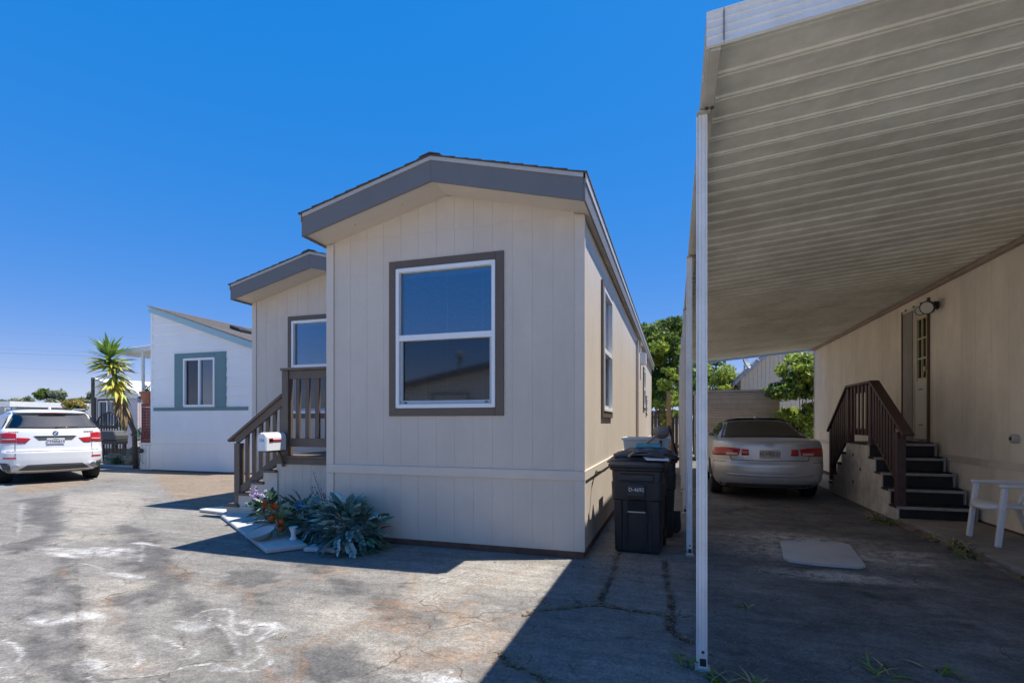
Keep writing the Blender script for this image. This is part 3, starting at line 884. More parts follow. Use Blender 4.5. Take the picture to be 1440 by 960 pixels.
def hung_window(root, T, u0, u1, z0, z1, cw, casing, rail=None, blind=True, slider=False, fw=.045, curtain=False, proud=.02):
    """u0..z1 is the vinyl frame's outside; cw the width of the casing round it"""
    f = MB()
    for a, b, c, d in ((u0, u0 + fw, z0, z1), (u1 - fw, u1, z0, z1), (u0 + fw, u1 - fw, z0, z0 + fw), (u0 + fw, u1 - fw, z1 - fw, z1)):
        tbox(f, T, a, b, -.06, proud + .012, c, d)
    w = f.build('window', M['vinyl'], root, bev=.004)
    if casing:
        for a, b, c, d in ((u0 - cw, u0, z0 - cw, z1 + cw), (u1, u1 + cw, z0 - cw, z1 + cw), (u0, u1, z0 - cw, z0), (u0, u1, z1, z1 + cw)):
            tbox(MB(), T, a, b, -.003, proud, c, d).build('casing', casing, w, bev=.003)
    iu0, iu1, iz0, iz1 = u0 + fw, u1 - fw, z0 + fw, z1 - fw
    if slider:
        um = (iu0 + iu1) / 2
        tbox(MB(), T, um - .03, um + .03, -.04, proud, iz0, iz1).build('meeting_rail', M['vinyl'], w, bev=.003)
        tbox(MB(), T, iu0, um - .03, -.03, -.024, iz0, iz1).build('pane', M['glass_scr'], w)
        tbox(MB(), T, um + .03, iu1, -.03, -.024, iz0, iz1).build('pane', M['glass'], w)
    else:
        rz = rail if rail else (iz0 + iz1) / 2
        tbox(MB(), T, iu0, iu1, -.045, proud + .004, rz - .035, rz + .035).build('meeting_rail', M['vinyl'], w, bev=.004)
        tbox(MB(), T, iu0, iu1, -.03, -.024, rz + .035, iz1).build('pane', M['glass'], w)
        tbox(MB(), T, iu0, iu1, -.04, -.034, iz0, rz - .035).build('pane', M['glass_scr'], w)
        s_ = MB()
        sw = .034
        for a, b, c, d in ((iu0, iu0 + sw, iz0, rz - .035), (iu1 - sw, iu1, iz0, rz - .035), (iu0 + sw, iu1 - sw, iz0, iz0 + sw * 1.3)):
            tbox(s_, T, a, b, -.033, -.004, c, d)
        s_.build('sash', M['sash'], w, bev=.003)
        for uu in (iu0 + .06, iu1 - .09):
            tbox(MB(), T, uu, uu + .035, -.004, .004, iz0 + .012, iz0 + .028).build('latch', M['black2'], w)
    if blind:
        bl = MB()
        n = int((iz1 - iz0) / .028)
        for i in range(n):
            z = iz0 + .014 + i * .028
            a, b = T(iu0 + .01, -.075, z + .008), T(iu1 - .01, -.075, z + .008)
            c, d = T(iu1 - .01, -.095, z - .006), T(iu0 + .01, -.095, z - .006)
            bl.add([a, b, c, d], [(0, 1, 2, 3)])
        for k in (.12, .5, .88):
            uu = iu0 + (iu1 - iu0) * k
            tbox(bl, T, uu - .004, uu + .004, -.072, -.069, iz0, iz1)
        tbox(bl, T, iu0 + .005, iu1 - .005, -.11, -.065, iz1 - .05, iz1 - .004)
        tag(bl.build('blind', M['blind'], w, fix=False), kind='stuff')
    if curtain:
        cu = MB()
        P = []
        for i in range(41):
            u = iu0 + (iu1 - iu0) * i / 40
            P.append([T(u, -.12 + .018 * math.sin(i * 1.3), z) for z in (iz0, iz1)])
        cu.grid(P)
        cu.build('curtain', M['curtain'], w, smooth=True, fix=False)
    return w


def gable_roof(root, x0, x1, y0, y1, ze, pitch, fh, thick, msh, mf, mdrip, msof, soffit_to, courses=11):
    """gable with its ridge along y; ze = bottom edge of the rake at the eaves, fh rake board height"""
    xm = (x0 + x1) / 2
    half = (x1 - x0) / 2

    def zz(x, off):
        return ze + off + pitch * (half - abs(x - xm))
    # rake boards on the front
    for a, b in ((x0, xm), (xm, x1)):
        mb = MB()
        mb.prism([(a, zz(a, 0)), (b, zz(b, 0)), (b, zz(b, fh)), (a, zz(a, fh))], 'y', y0, y0 + .03)
        mb.build('rake_board', mf, root, bev=.003)
        d = MB()
        d.prism([(a, zz(a, fh - .02)), (b, zz(b, fh - .02)), (b, zz(b, fh + .022)), (a, zz(a, fh + .022))], 'y', y0 - .014, y0 - .001)
        d.build('drip_edge', mdrip, root)
        s_ = MB()
        s_.prism([(a, zz(a, .03)), (b, zz(b, .03)), (b, zz(b, .055)), (a, zz(a, .055))], 'y', y0 + .031, soffit_to)
        s_.build('soffit', msof, root)
        sv = -1 if a == x0 else 1
        dk = MB()
        dk.prism([(a, zz(a, fh - .03)), (b, zz(b, fh - .03)), (b, zz(b, fh + .018)), (a, zz(a, fh + .018))], 'y', y0 + .031, y1)
        dk.build('roof_deck', mf, root)
        # eave board and drip
        xe = a if a == x0 else b
        eb = MB()
        eb.box(min(xe, xe + sv * .02), max(xe, xe + sv * .02), y0 + .002, y1, ze, ze + fh - .025)
        eb.build('eave_board', mf, root, bev=.003)
        ed = MB()
        ed.box(min(xe + sv * .021, xe + sv * .034), max(xe + sv * .021, xe + sv * .034), y0 - .01, y1, ze + fh - .075, ze + fh + .018)
        ed.build('drip_edge', mdrip, root)
        # courses
        sl = half / courses
        rr = random.Random(int(x0 * 10))
        for i in range(courses):
            u0_, u1_ = i * sl - .045 if i == 0 else i * sl, (i + 1) * sl + .03
            u1_ = min(u1_, half)
            xa = a + u0_ if sv < 0 else b - u0_
            xb = a + u1_ if sv < 0 else b - u1_
            mb = MB()
            e = rr.uniform(0, .012)
            lo, hi = fh + .022 + .012, fh + .022
            pts = [(xa, zz(xa, hi) - (.0 if i else .0)), (xb, zz(xb, hi)), (xb, zz(xb, hi + .006)), (xa, zz(xa, lo + .006))]
            mb.prism(pts, 'y', y0 - .03 - e, y1 + .02)
            mb.build('shingle_course', msh, root)
    rc = MB()
    rc.prism([(xm - .13, zz(xm - .13, fh + .045)), (xm, zz(xm, fh + .045)), (xm + .13, zz(xm + .13, fh + .045)), (xm + .13, zz(xm + .13, fh + .055)), (xm, zz(xm, fh + .058)), (xm - .13, zz(xm - .13, fh + .055))], 'y', y0 - .035, y1 + .02)
    rc.build('ridge_cap', msh, root)
    return zz


# ------------------------------------------------------------ the tan home
def tan_home():
    X0, X1, YF, YB = -4.30, -.96, 5.70, 23.2
    r = thing('mobile_home', 'tan mobile home with slate fascia and brown framed windows in the middle', 'mobile home', (-2.63, YF, 0))
    tan, trim = M['tan'], M['tan_trim']
    T = facing('-y', YF)
    hole = (-3.281, -1.985, 1.68, 3.385)
    hu = (hole[0] + .02, hole[1] - .02, hole[2] + .02, hole[3] - .02)
    core = wallcore(T, X0 + .012, X1 - .012, .06, 3.80, [hu])
    core.prism([(X0 + .02, 3.80), (X1 - .02, 3.80), ((X0 + X1) / 2, 4.17)], 'y', YF + .0028, YF + .11)
    core.build('wall', tan, r)
    # boards: skirting, main field, gable
    siding(r, T, X0 + .115, X1 - .105, .075, .855, .232, tan, name='skirting_board')
    siding(r, T, X0 + .115, X1 - .105, .968, 3.800, .232, tan, [hu])
    zt = lambda u: 3.80 + .254 * (1.69 - abs(u + 2.59)) - .012
    siding(r, T, X0 + .115, X1 - .105, 3.808, 4.3, .232, tan, top=zt)
    board(r, 'band_trim', T, X0, X1, -.006, .018, .857, .966, trim)
    for a, b in ((X0, X0 + .11), (X1 - .10, X1)):
        board(r, 'corner_trim', T, a, b, -.006, .016, .075, .856, trim)
        board(r, 'corner_trim', T, a, b, -.006, .016, .967, 3.79, trim)
    board(r, 'base_strip', T, X0, X1, -.05, .004, .0, .072, M['rust_base'])
    hung_window(r, T, *hole, .10, M['dark_trim'], rail=2.535)
    # right side
    S = facing('+x', X1)
    w1, w2, w3 = (7.19, 8.16, 1.66, 3.36), (16.9, 17.7, 1.98, 3.18), (18.5, 18.95, 1.82, 2.36)
    sh = lambda w: (w[0] + .02, w[1] - .02, w[2] + .02, w[3] - .02)
    wallcore(S, YF + .14, YB, .06, 3.80, [sh(w1), sh(w2), sh(w3)]).build('wall', tan, r)
    siding(r, S, YF + .03, YB, .075, .855, .232, tan, name='skirting_board')
    siding(r, S, YF + .03, YB, .968, 3.80, .232, tan, [sh(w1), sh(w2), sh(w3)])
    board(r, 'band_trim', S, YF - .02, YB, -.006, .018, .857, .966, trim)
    board(r, 'corner_trim', S, YF - .016, YF + .03, -.006, .016, .967, 3.79, trim)
    board(r, 'corner_trim', S, YF - .016, YF + .03, -.006, .016, .075, .856, trim)
    board(r, 'base_strip', S, YF, YB, -.05, .004, .0, .072, M['rust_base'])
    hung_window(r, S, *w1, .09, M['dark_trim'], rail=2.51, proud=.03)
    hung_window(r, S, *w2, .08, M['dark_trim'], proud=.03)
    hung_window(r, S, *w3, .07, M['dark_trim'], blind=False, proud=.03)
    board(r, 'downspout', S, 13.75, 13.85, .0, .07, .1, 3.62, M['tan_trim'])
    board(r, 'meter_box', S, 15.5, 15.85, .0, .16, 3.2, 3.52, M['vinyl'])
    # back and left
    MB().box(X0 + .01, X1 - .12, YB - .1, YB, .06, 3.8).box(X0 + .01, X0 + .1, YF + .13, YB - .11, .06, 3.8).build('wall', tan, r)
    MB().box(X0 + .12, X1 - .13, YF + .8, YB - .12, .9, .96).build('floor', M['room'], r)
    MB().box(X0 + .12, X1 - .13, YF + 2.6, YF + 2.7, .97, 3.75).build('partition', M['room'], r)
    gable_roof(r, -4.30, -.885, 5.24, YB + .3, 3.752, .254, .252, .1, M['shingle'], M['fascia'], M['drip'], M['tan_trim'], YF + .1)
    MB().prism([(-.955, 3.803), (-.89, 3.803), (-.89, 3.79), (-.955, 3.79)], 'y', 5.72, YB).build('soffit', M['cream_trim'], r)
    v = MB().lathe([(.05, 4.0), (.05, 4.52), (.10, 4.53), (.10, 4.68), (.02, 4.74)], 12, (-1.25, 15.4, 0))
    v.build('vent_pipe', M['outlet'], r, smooth=False)
    for u in (-3.75, -3.1, -2.0, -1.55, -1.05):
        z = 3.752 + .03 + .254 * (1.75 - abs(u + 2.58))
        MB().lathe([(.016, z - .006), (.016, z)], 10, (u, 5.5, 0)).build('soffit_vent', M['black2'], r)
    # left wing, set back behind the porch
    LX0, LY = -7.67, 7.95
    TL = facing('-y', LY)
    wl_ = (-6.755, -5.44, 1.67, 3.37)
    wallcore(TL, LX0 + .012, X0 - .01, .06, 3.80, [sh(wl_)]).build('wall', tan, r)
    siding(r, TL, LX0 + .10, X0, .075, .855, .232, tan, name='skirting_board')
    siding(r, TL, LX0 + .10, X0, .968, 3.80, .232, tan, [sh(wl_)])
    ztl = lambda u: 3.80 + .254 * (1.68 - abs(u + 5.985)) - .012
    siding(r, TL, LX0 + .10, X0, 3.808, 4.3, .232, tan, top=ztl)
    MB().prism([(LX0 + .02, 3.8), (X0 - .02, 3.8), (-5.985, 4.2)], 'y', LY + .0028, LY + .11).build('wall', tan, r)
    board(r, 'corner_trim', TL, LX0, LX0 + .095, -.006, .016, .967, 3.79, trim)
    board(r, 'corner_trim', TL, LX0, LX0 + .095, -.006, .016, .075, .856, trim)
    board(r, 'band_trim', TL, LX0, X0, -.006, .018, .857, .966, trim)
    hung_window(r, TL, *wl_, .09, M['dark_trim'], rail=2.53)
    MB().box(LX0 + .01, LX0 + .1, LY + .11, YB, .06, 3.8).box(LX0 + .11, X0, YB - .1, YB, .06, 3.8).build('wall', tan, r)
    MB().box(LX0 + .12, X0 - .02, LY + 2.4, LY + 2.5, .3, 3.75).build('partition', M['room'], r)
    gable_roof(r, -7.69, -4.28, 7.47, YB + .28, 3.728, .254, .252, .1, M['shingle'], M['fascia'], M['drip'], M['tan_trim'], LY + .1)


tan_home()


# ------------------------------------------------------------ porch on the tan home
def porch():
    r = thing('porch', 'brown wooden porch with steps and slatted guard rail beside the tan home', 'porch', (-5.2, 6.6, 0))
    b, tan = M['porch'], M['tan']
    YN, YFAR = 6.60, 7.90
    # deck boards
    n = 9
    for i in range(n):
        y0 = YN - .03 + i * (YFAR - YN + .03) / n
        piece('deck_board', -5.95, -4.31, y0 + .003, y0 + (YFAR - YN + .03) / n - .003, .955, .99, b, r)
    MB().box(-5.93, -4.31, YN - .005, YN + .03, .86, .952).build('rim_joist', b, r, bev=.003)
    T = facing('-y', YN + .02)
    siding(r, T, -5.92, -4.31, .02, .858, .16, tan, name='skirting_board')
    MB().box(-5.92, -4.31, YN + .034, YN + .06, .02, .95).box(-5.92, -5.88, YN + .06, YFAR, .02, .95).build('skirting_backing', tan, r)
    # steps
    ex = [-6.89, -6.645, -6.40, -6.155, -5.91]
    for i in range(4):
        z = .19 * (i + 1) + .0
        piece('tread', ex[i] - .03, ex[i + 1] + .01, YN - .03, YFAR, z - .036, z, b, r, .003)
        MB().box(ex[i], ex[i] + .02, YN, YFAR, z - .19 + (.0 if i == 0 else .002), z - .038).build('riser', tan, r)
        MB().box(ex[i] + .022, ex[i + 1] + .02, YN, YN + .02, .01, z - .038).build('stringer_panel', tan, r)
    # guard rail in front
    def post(x, y, z0, z1, w=.11):
        MB().box(x - w / 2, x + w / 2, y - w / 2, y + w / 2, z0, z1).build('post', b, r, bev=.005)
    yp = YN + .06
    post(-5.75, yp, .99, 2.30, .12)
    post(-4.37, yp, .99, 2.30, .10)
    MB().box(-5.83, -4.31, yp - .075, yp + .075, 2.302, 2.345).build('cap_rail', b, r, bev=.005)
    MB().box(-5.685, -4.425, yp - .04, yp - .002, 2.17, 2.298).build('rail', b, r, bev=.003)
    MB().box(-5.685, -4.425, yp - .04, yp - .002, 1.13, 1.26).build('rail', b, r, bev=.003)
    k = 7
    for i in range(k):
        x = -5.60 + i * .178
        piece('baluster', x, x + .075, yp + .0, yp + .04, 1.15, 2.29, b, r, .003)
    # sloping rail
    post(-6.69, yp, .20, 1.17, .11)
    p0, p1 = Vector((-6.86, yp, 1.205)), Vector((-5.81, yp, 1.93))
    d = p1 - p0
    MB().bar(p0, p1, .14, .04).build('cap_rail', b, r, bev=.004)
    off = Vector((0, -.02, -.085))
    MB().bar(p0 + d * .12 + off, p1 + off, .038, .115).build('rail', b, r, bev=.003)
    q0, q1 = Vector((-6.66, yp - .02, .40)), Vector((-5.80, yp - .02, 1.0))
    MB().bar(q0, q1, .038, .12).build('rail', b, r, bev=.003)
    for i in range(6):
        x = -6.545 + i * .135
        zb = .40 + (x + 6.66) * (.6 / .86)
        zt = 1.205 + (x + 6.86) * (.725 / 1.05) - .04
        MB().box(x - .032, x + .032, yp, yp + .04, zb - .06, zt).build('baluster', b, r, bev=.003)


porch()


def mailbox():
    r = thing('mailbox', 'white rounded mailbox with red flag on the porch steps', 'mailbox', (-5.74, 6.3, 1.08))
    w, hgt, y0, y1 = .165, .27, 6.14, 6.55
    cx, z0 = -5.76, 1.085
    prof = [(-w / 2, 0), (w / 2, 0)] + [(w / 2 * math.cos(t), hgt - w / 2 + w / 2 * math.sin(t)) for t in np.linspace(0, math.pi, 13)]
    MB().prism([(cx + a, z0 + b) for a, b in prof], 'y', y0 + .012, y1).build('body', M['mail_white'], r, bev=.004)
    dr = MB().prism([(cx + a * .93, z0 + .008 + b * .95) for a, b in prof], 'y', y0, y0 + .011).build('door', M['mail_white'], r, bev=.003)
    text('number', '236', .062, M['grey_ink'], dr, (cx, y0 - .002, z0 + .155), (R(90), 0, 0))
    MB().box(cx - .012, cx + .012, y0 - .018, y0 - .001, z0 + .235, z0 + .255).build('handle', M['mail_white'], dr)
    fl = MB().box(cx + w / 2 + .001, cx + w / 2 + .007, y0 + .06, y0 + .30, z0 + .135, z0 + .165)
    fl.box(cx + w / 2 + .001, cx + w / 2 + .007, y0 + .06, y0 + .13, z0 + .13, z0 + .185)
    fl.build('flag', M['flagred'], r)
    a = MB().box(cx - .07, cx + .07, y0 + .05, y1, z0 - .022, z0 - .001)
    a.bar((cx, y1 - .06, z0 - .03), (cx, 6.585, z0 - .26), .04, .03)
    a.build('bracket', M['porch'], r, bev=.003)


mailbox()

# ------------------------------------------------------------ carport
def carport():
    r = thing('carport', 'long white aluminium carport with ribbed roof on slim posts over the driveway', 'carport', (.17, 3.37, 0))
    Y0, Y1, XL, XR, SL = 2.80, 18.80, .156, 4.275, .09
    zb = lambda x: 3.502 + SL * (x - .17)
    for k in range(6):
        y = 3.37 + 2.85 * k
        p = MB().box(.136, .188, y - .028, y + .028, .012, 3.362)
        for s_ in (.151, .173):
            p.box(s_ - .003, s_ + .003, y - .032, y - .0285,   .05, 3.355)
        q = p.build('post', M['alum'], r, bev=.004)
        MB().box(.125, .1345, y - .022, y + .022, .05, 3.36).build('post_channel', M['alum'], q, bev=.003)
        MB().box(.118, .204, y - .045, y + .045, -.02, .011).build('post_base', M['outlet'], q)
        MB().box(.144, .180, y - .0345, y - .0325, .03, .075).build('slot', M['black2'], q)
        MB().lathe([(.009, y - .037), (.009, y - .0325)], 10, (.162, 0, .115), 'y').build('bolt', M['bolt'], q)
        MB().box(.128, .205, y - .06, y + .06, 3.363, 3.371).build('saddle', M['alum_d'], q)
    b = MB().box(.172, .222, Y0 + .002, Y1, 3.374, 3.494)
    b.build('beam', M['alum_d'], r, bev=.003)
    for k in range(6):
        y = 3.37 + 2.85 * k
        for dx in (.180, .212):
            MB().lathe([(.010, 3.362), (.010, 3.3735)], 8, (dx, y - .075, 0)).build('bolt', M['bolt'], r)
    # roof pans: pitch .2 m along y, each one a folded sheet
    P, TH = .24, .004
    prof = [(0, 0), (.150, 0), (.160, -.010), (.176, -.010), (.178, -.003), (.190, -.003), (.192, -.010), (.208, -.010), (.218, 0), (.2405, .0005)]
    n = int((Y1 - Y0) / P)
    mb = MB()
    rows = []
    lo = [(XL - .004, yy, zb(XL - .004) + zz) for yy, zz in prof]
    hi = [(XR, yy, zb(XR) + zz) for yy, zz in prof]
    lo2 = [(x, y, z + TH) for x, y, z in lo]
    hi2 = [(x, y, z + TH) for x, y, z in hi]
    mb.grid([lo, hi])
    mb.grid([lo2, hi2])
    mb.grid([lo, lo2])
    mb.grid([hi, hi2])
    me = mb.mesh('roof_pan', M['pan'], fix=False)
    for i in range(n):
        put('roof_pan', me, r, (0, Y0 + i * P, 0))
    # front fascia, ribbed extrusion following the slope, with a splice near the corner
    fprof = [(0, 0), (-.018, .004), (-.018, .012), (-.006, .018), (-.006, .048), (-.014, .054), (-.006, .060), (-.006, .092), (-.014, .098), (-.006, .104), (-.006, .136), (-.014, .142), (-.006, .148), (-.006, .172), (-.018, .178), (-.018, .190), (0, .194)]

    def fascia(x0, x1):
        f = MB()
        A = [(x0, Y0 - .005 + dy, zb(x0) - .118 + dz * .92) for dy, dz in fprof]
        B = [(x1, Y0 - .005 + dy, zb(x1) - .118 + dz * .92) for dy, dz in fprof]
        k = len(A)
        f.add(A + B, [(j, (j + 1) % k, k + (j + 1) % k, k + j) for j in range(k)] + [tuple(range(k)), tuple(range(k, 2 * k))])
        f.build('fascia', M['alum'], r)
    fascia(.152, .232)
    fascia(.235, 2.9)
    fascia(2.903, 5.6)
    MB().bar((.2335, Y0 - .018, zb(.22) - .11), (.2335, Y0 - .018, zb(.22) + .058), .006, .004).build('splice', M['bolt'], r)
    # side fascia over the post line
    f = MB()
    for (a, b_) in zip(range(len(fprof) - 1), range(1, len(fprof))):
        pass
    A = [(.171 + dy, Y0 + .003, zb(.15) - .118 + dz * .92) for dy, dz in fprof]
    B = [(.171 + dy, Y1, zb(.15) - .118 + dz * .92) for dy, dz in fprof]
    k = len(A)
    f.add(A + B, [(j, (j + 1) % k, k + (j + 1) % k, k + j) for j in range(k)] + [tuple(range(k)), tuple(range(k, 2 * k))])
    f.build('fascia', M['alum_d'], r)
    e = MB()
    e.prism([(.156, zb(.156) - .06), (XR, zb(XR) - .06), (XR, zb(XR) + .06), (.156, zb(.156) + .06)], 'y', Y1 + .003, Y1 + .02)
    e.build('end_fascia', M['alum_d'], r)
    MB().box(4.19, 4.273, Y0 + .02, Y1, 3.795, 3.848).build('ledger', M['ledge'], r, bev=.003)


carport()


# ------------------------------------------------------------ cream home on the right
def cream_home():
    X, YA, YB = 4.28, -1.5, 18.80
    r = thing('mobile_home', 'cream mobile home under the carport with a glazed side door', 'mobile home', (X, 8, 0))
    T = facing('-x', X)
    c = M['cream']
    door = (10.955, 11.585, 1.20, 3.60)
    wallcore(T, YA, YB, .05, 4.1, [(10.95, 11.59, 1.16, 3.61)]).build('wall', c, r)
    pitch = .41
    siding(r, T, YA, YB, .07, .868, pitch, c, name='skirting_board')
    siding(r, T, YA, YB, .978, 4.09, pitch, c, [(10.90, 12.03, 1.10, 3.66)], gap=.006)
    board(r, 'band_trim', T, YA, YB, -.006, .016, .872, .974, M['cream_trim'])
    board(r, 'base_strip', T, YA, YB, -.05, .003, .0, .068, M['rust_base'])
    board(r, 'corner_trim', T, YB - .05, YB + .02, -.006, .018, .07, 4.09, M['cream_trim'])
    # back, far end and near end
    MB().box(X + .12, X + 4.3, YB - .10, YB, .05, 4.1).box(X + 4.2, X + 4.3, YA, YB - .11, .05, 4.1).box(X + .12, X + 4.19, YA, YA + .1, .05, 4.1).build('wall', c, r)
    for a, b in ((X - .0, X + 2.15), (X + 2.15, X + 4.4)):
        z = lambda x: 4.11 + .2 * (2.2 - abs(x - X - 2.2))
        MB().prism([(a, z(a)), (b, z(b)), (b, z(b) + .12), (a, z(a) + .12)], 'y', YA - .2, YB + .2).build('roof', M['grey_roof'], r)
    # door
    d = MB()
    lites = (11.06, 11.44, 2.30, 3.40)
    for a, b, e, f in rects_minus(*door, [lites]):
        tbox(d, T, a, b, -.06, -.015, e, f)
    dr = d.build('door', M['door'], r, bev=.003)
    tbox(MB(), T, lites[0], lites[1], -.045, -.038, lites[2], lites[3]).build('pane', M['glass_scr'], dr)
    mu = MB()
    tbox(mu, T, lites[0] - .03, lites[0] + .012, -.014, -.004, lites[2] - .03, lites[3] + .03)
    tbox(mu, T, lites[1] - .012, lites[1] + .03, -.014, -.004, lites[2] - .03, lites[3] + .03)
    for z in (lites[2], lites[2] + .37, lites[2] + .735, lites[3]):
        tbox(mu, T, lites[0] + .013, lites[1] - .013, -.03, -.006, z - .014, z + .014)
    um = (lites[0] + lites[1]) / 2
    for z in (lites[2], lites[2] + .37, lites[2] + .735):
        tbox(mu, T, um - .012, um + .012, -.03, -.007, z + .015, z + .35)
    mu.build('muntin', M['gold'], dr)
    for z in (2.1, 1.45):
        board(dr, 'mail_slot', T, 11.22, 11.38, -.014, -.008, z, z + .018, M['bolt'])
    tbox(MB(), T, 10.985, 11.035, -.014, .05, 2.42, 2.50).build('handle', M['gold'], dr, bev=.006)
    board(r, 'door_trim', T, 10.90, 10.95, -.006, .035, 1.14, 3.70, M['bolt'])
    board(r, 'door_trim', T, 12.0, 12.03, -.006, .035, 1.14, 3.66, M['bolt'])
    board(r, 'side_panel', T, 11.592, 11.998, -.01, .02, 1.16, 3.60, M['door_side'])
    board(r, 'door_trim', T, 10.952, 11.998, -.006, .025, 3.603, 3.66, M['cream_trim'])
    for u in (11.15, 11.45, 11.8):
        board(r, 'screw_cap', T, u, u + .07, .026, .034, 3.64, 3.675, M['bolt'])
    board(r, 'threshold', T, 10.95, 11.99, -.05, .04, 1.14, 1.158, M['outlet'])
    # flood light with two heads
    fl = MB().lathe([(.07, 0), (.07, -.05), (.05, -.06)], 16, (X - .002, 10.62, 3.50), 'x').build('flood_light', M['iron'], r, smooth=False)
    for dy, az, rr in ((-.09, .25, .115), (.20, -.55, .085)):
        h = MB().lathe([(.03, .10), (rr * .75, .05), (rr, -.02), (rr, -.05), (rr * .86, -.052)], 18)
        ln = MB().lathe([(.01, -.045), (rr * .84, -.0535), (.005, -.056)], 18)
        mx = Matrix.Translation((X - .17, 10.62 + dy, 3.46)) @ Matrix.Rotation(az, 4, 'Z') @ Matrix.Rotation(R(-100), 4, 'Y') @ Matrix.Rotation(R(0), 4, 'X')
        mx = Matrix.Translation((X - .17, 10.62 + dy, 3.46)) @ Vector((-.55, -.75 + az, -.25)).normalized().to_track_quat('-Z', 'Y').to_matrix().to_4x4()
        for q, nm, m in ((h, 'lamp_head', M['iron']), (ln, 'lens', M['lens'])):
            q.v = [tuple(mx @ Vector(p)) for p in q.v]
            q.build(nm, m, fl, smooth=False)
        MB().tube([(X - .05, 10.62, 3.50), (X - .12, 10.62 + dy * .6, 3.50), (X - .16, 10.62 + dy * .95, 3.47)], .018, 8).build('arm', M['iron'], fl)
    o = MB().lathe([(.062, 0), (.062, -.06), (.045, -.075)], 14, (X - .001, 8.46, 1.29), 'x').build('outlet_box', M['outlet'], r)
    MB().box(X - .085, X - .0765, 8.44, 8.48, 1.27, 1.31).build('socket', M['black2'], o)


cream_home()


# ------------------------------------------------------------ steps to the cream home
def side_steps():
    r = thing('entry_steps', 'dark steps with maroon slatted hand rail and peeling white side panel', 'steps', (3.75, 9.3, 0))
    XA, XB = 3.24, 4.20
    rise = .228
    yn = [9.30, 9.62, 9.94, 10.25, 10.55]
    yf = [11.80, 12.10, 12.40, 12.70, 13.0]
    # stepped side panels
    pts = [(yn[0], .0)]
    for i, y in enumerate(yn):
        pts += [(y, rise * i), (y, rise * (i + 1) - .04)]
    for i, y in enumerate(yf):
        pts += [(y, rise * (5 - i) - .04), (y, max(rise * (4 - i) - .04, 0))]
    pts = [pts[0]] + pts[2:]
    # split at a seam
    ys = 10.75
    left = [p for p in pts if p[0] <= ys] + [(ys, rise * 5 - .04), (ys, 0)]
    right = [(ys + .006, 0), (ys + .006, rise * 5 - .04)] + [p for p in pts if p[0] > ys]
    for pl in (left, right):
        MB().prism(pl, 'x', XA, XA + .018).build('side_panel', M['plywood'], r)
    for y, z in ((11.35, .35), (10.95, .62), (11.35, .86)):
        MB().box(XA - .004, XA + .0, y, y + .055, z, z + .055).build('vent_hole', M['void'], r)
    for i, y in enumerate(yn):
        z = rise * (i + 1)
        y1 = yn[i + 1] if i < 4 else yf[0]
        MB().box(XA + .02, XB, y + .004, y + .022, rise * i + .002, z - .042).build('riser', M['riser'], r)
        MB().box(XA - .01, XB + .005, y - .028, y + .03, z - .040, z).build('nosing', M['tread'], r, bev=.004)
        MB().box(XA - .01, XB, y + .031, y1 + .003, z - .038, z - .003).build('tread', M['riser'], r)
        MB().box(XB + .006, XB + .026, y - .03, y + .022, rise * i + .002, z + .02).build('stringer_edge', M['tread'], r)
        MB().box(XB + .004, XB + .024, y + .023, y1, 0, z + .02).build('stringer', M['riser'], r)
    for i, y in enumerate(yf):
        z = rise * (4 - i)
        if z > .01:
            MB().box(XA - .01, XB, y + .004, yf[i + 1], z - .04, z).build('tread', M['riser'], r)
        MB().box(XA + .02, XB, y - .018, y, max(z, 0) + .002, z + rise - .042).build('riser', M['riser'], r)
    mr_ = M['maroon']
    xr = XA + .05

    def post(y, z0, z1, w=.115):
        MB().box(xr - w / 2, xr + w / 2, y - w / 2, y + w / 2, z0, z1).build('post', mr_, r, bev=.005)
    MB()
    post(9.36, .20, 1.36)
    post(10.50, 1.10, 2.16)
    post(11.72, 1.10, 2.16)
    post(12.90, .25, 1.36)
    na, nb = Vector((xr, 9.06, 1.315)), Vector((xr, 10.46, 2.215))
    fa, fb = Vector((xr, 11.76, 2.215)), Vector((xr, 13.10, 1.315))
    MB().bar(na, nb, .15, .045).build('hand_rail', mr_, r, bev=.005)
    MB().bar(fa, fb, .15, .045).build('hand_rail', mr_, r, bev=.005)
    MB().box(xr - .075, xr + .075, 10.47, 11.75, 2.185, 2.23).build('hand_rail', mr_, r, bev=.005)
    dz = Vector((0, 0, -.09))
    MB().bar(na + dz + (nb - na) * .1, nb + dz, .04, .12).build('rail', mr_, r, bev=.003)
    MB().bar(fa + dz, fb + dz - (fb - fa) * .1, .04, .12).build('rail', mr_, r, bev=.003)
    MB().box(xr - .02, xr + .02, 10.56, 11.66, 2.05, 2.182).build('rail', mr_, r, bev=.003)
    MB().box(xr - .02, xr + .02, 10.56, 11.66, 1.27, 1.39).build('rail', mr_, r, bev=.003)
    MB().bar((xr, 9.40, .60), (xr, 10.46, 1.30), .04, .12).build('rail', mr_, r, bev=.003)
    MB().bar((xr, 11.76, 1.30), (xr, 12.86, .60), .04, .12).build('rail', mr_, r, bev=.003)
    for i in range(8):
        y = 9.50 + i * .122
        z = 1.315 + (y - 9.06) * .643
        MB().box(xr - .045, xr - .021, y - .03, y + .03, .60 + (y - 9.4) * .66, z - .05).build('baluster', mr_, r, bev=.003)
        y = 12.78 - i * .128
        z = 1.315 + (13.10 - y) * .67
        MB().box(xr - .045, xr - .021, y - .03, y + .03, .60 + (12.86 - y) * .636, z - .05).build('baluster', mr_, r, bev=.003)
    for i in range(5):
        y = 10.70 + i * .205
        MB().box(xr - .045, xr - .021, y - .035, y + .035, 1.28, 2.18).build('baluster', mr_, r, bev=.003)


side_steps()


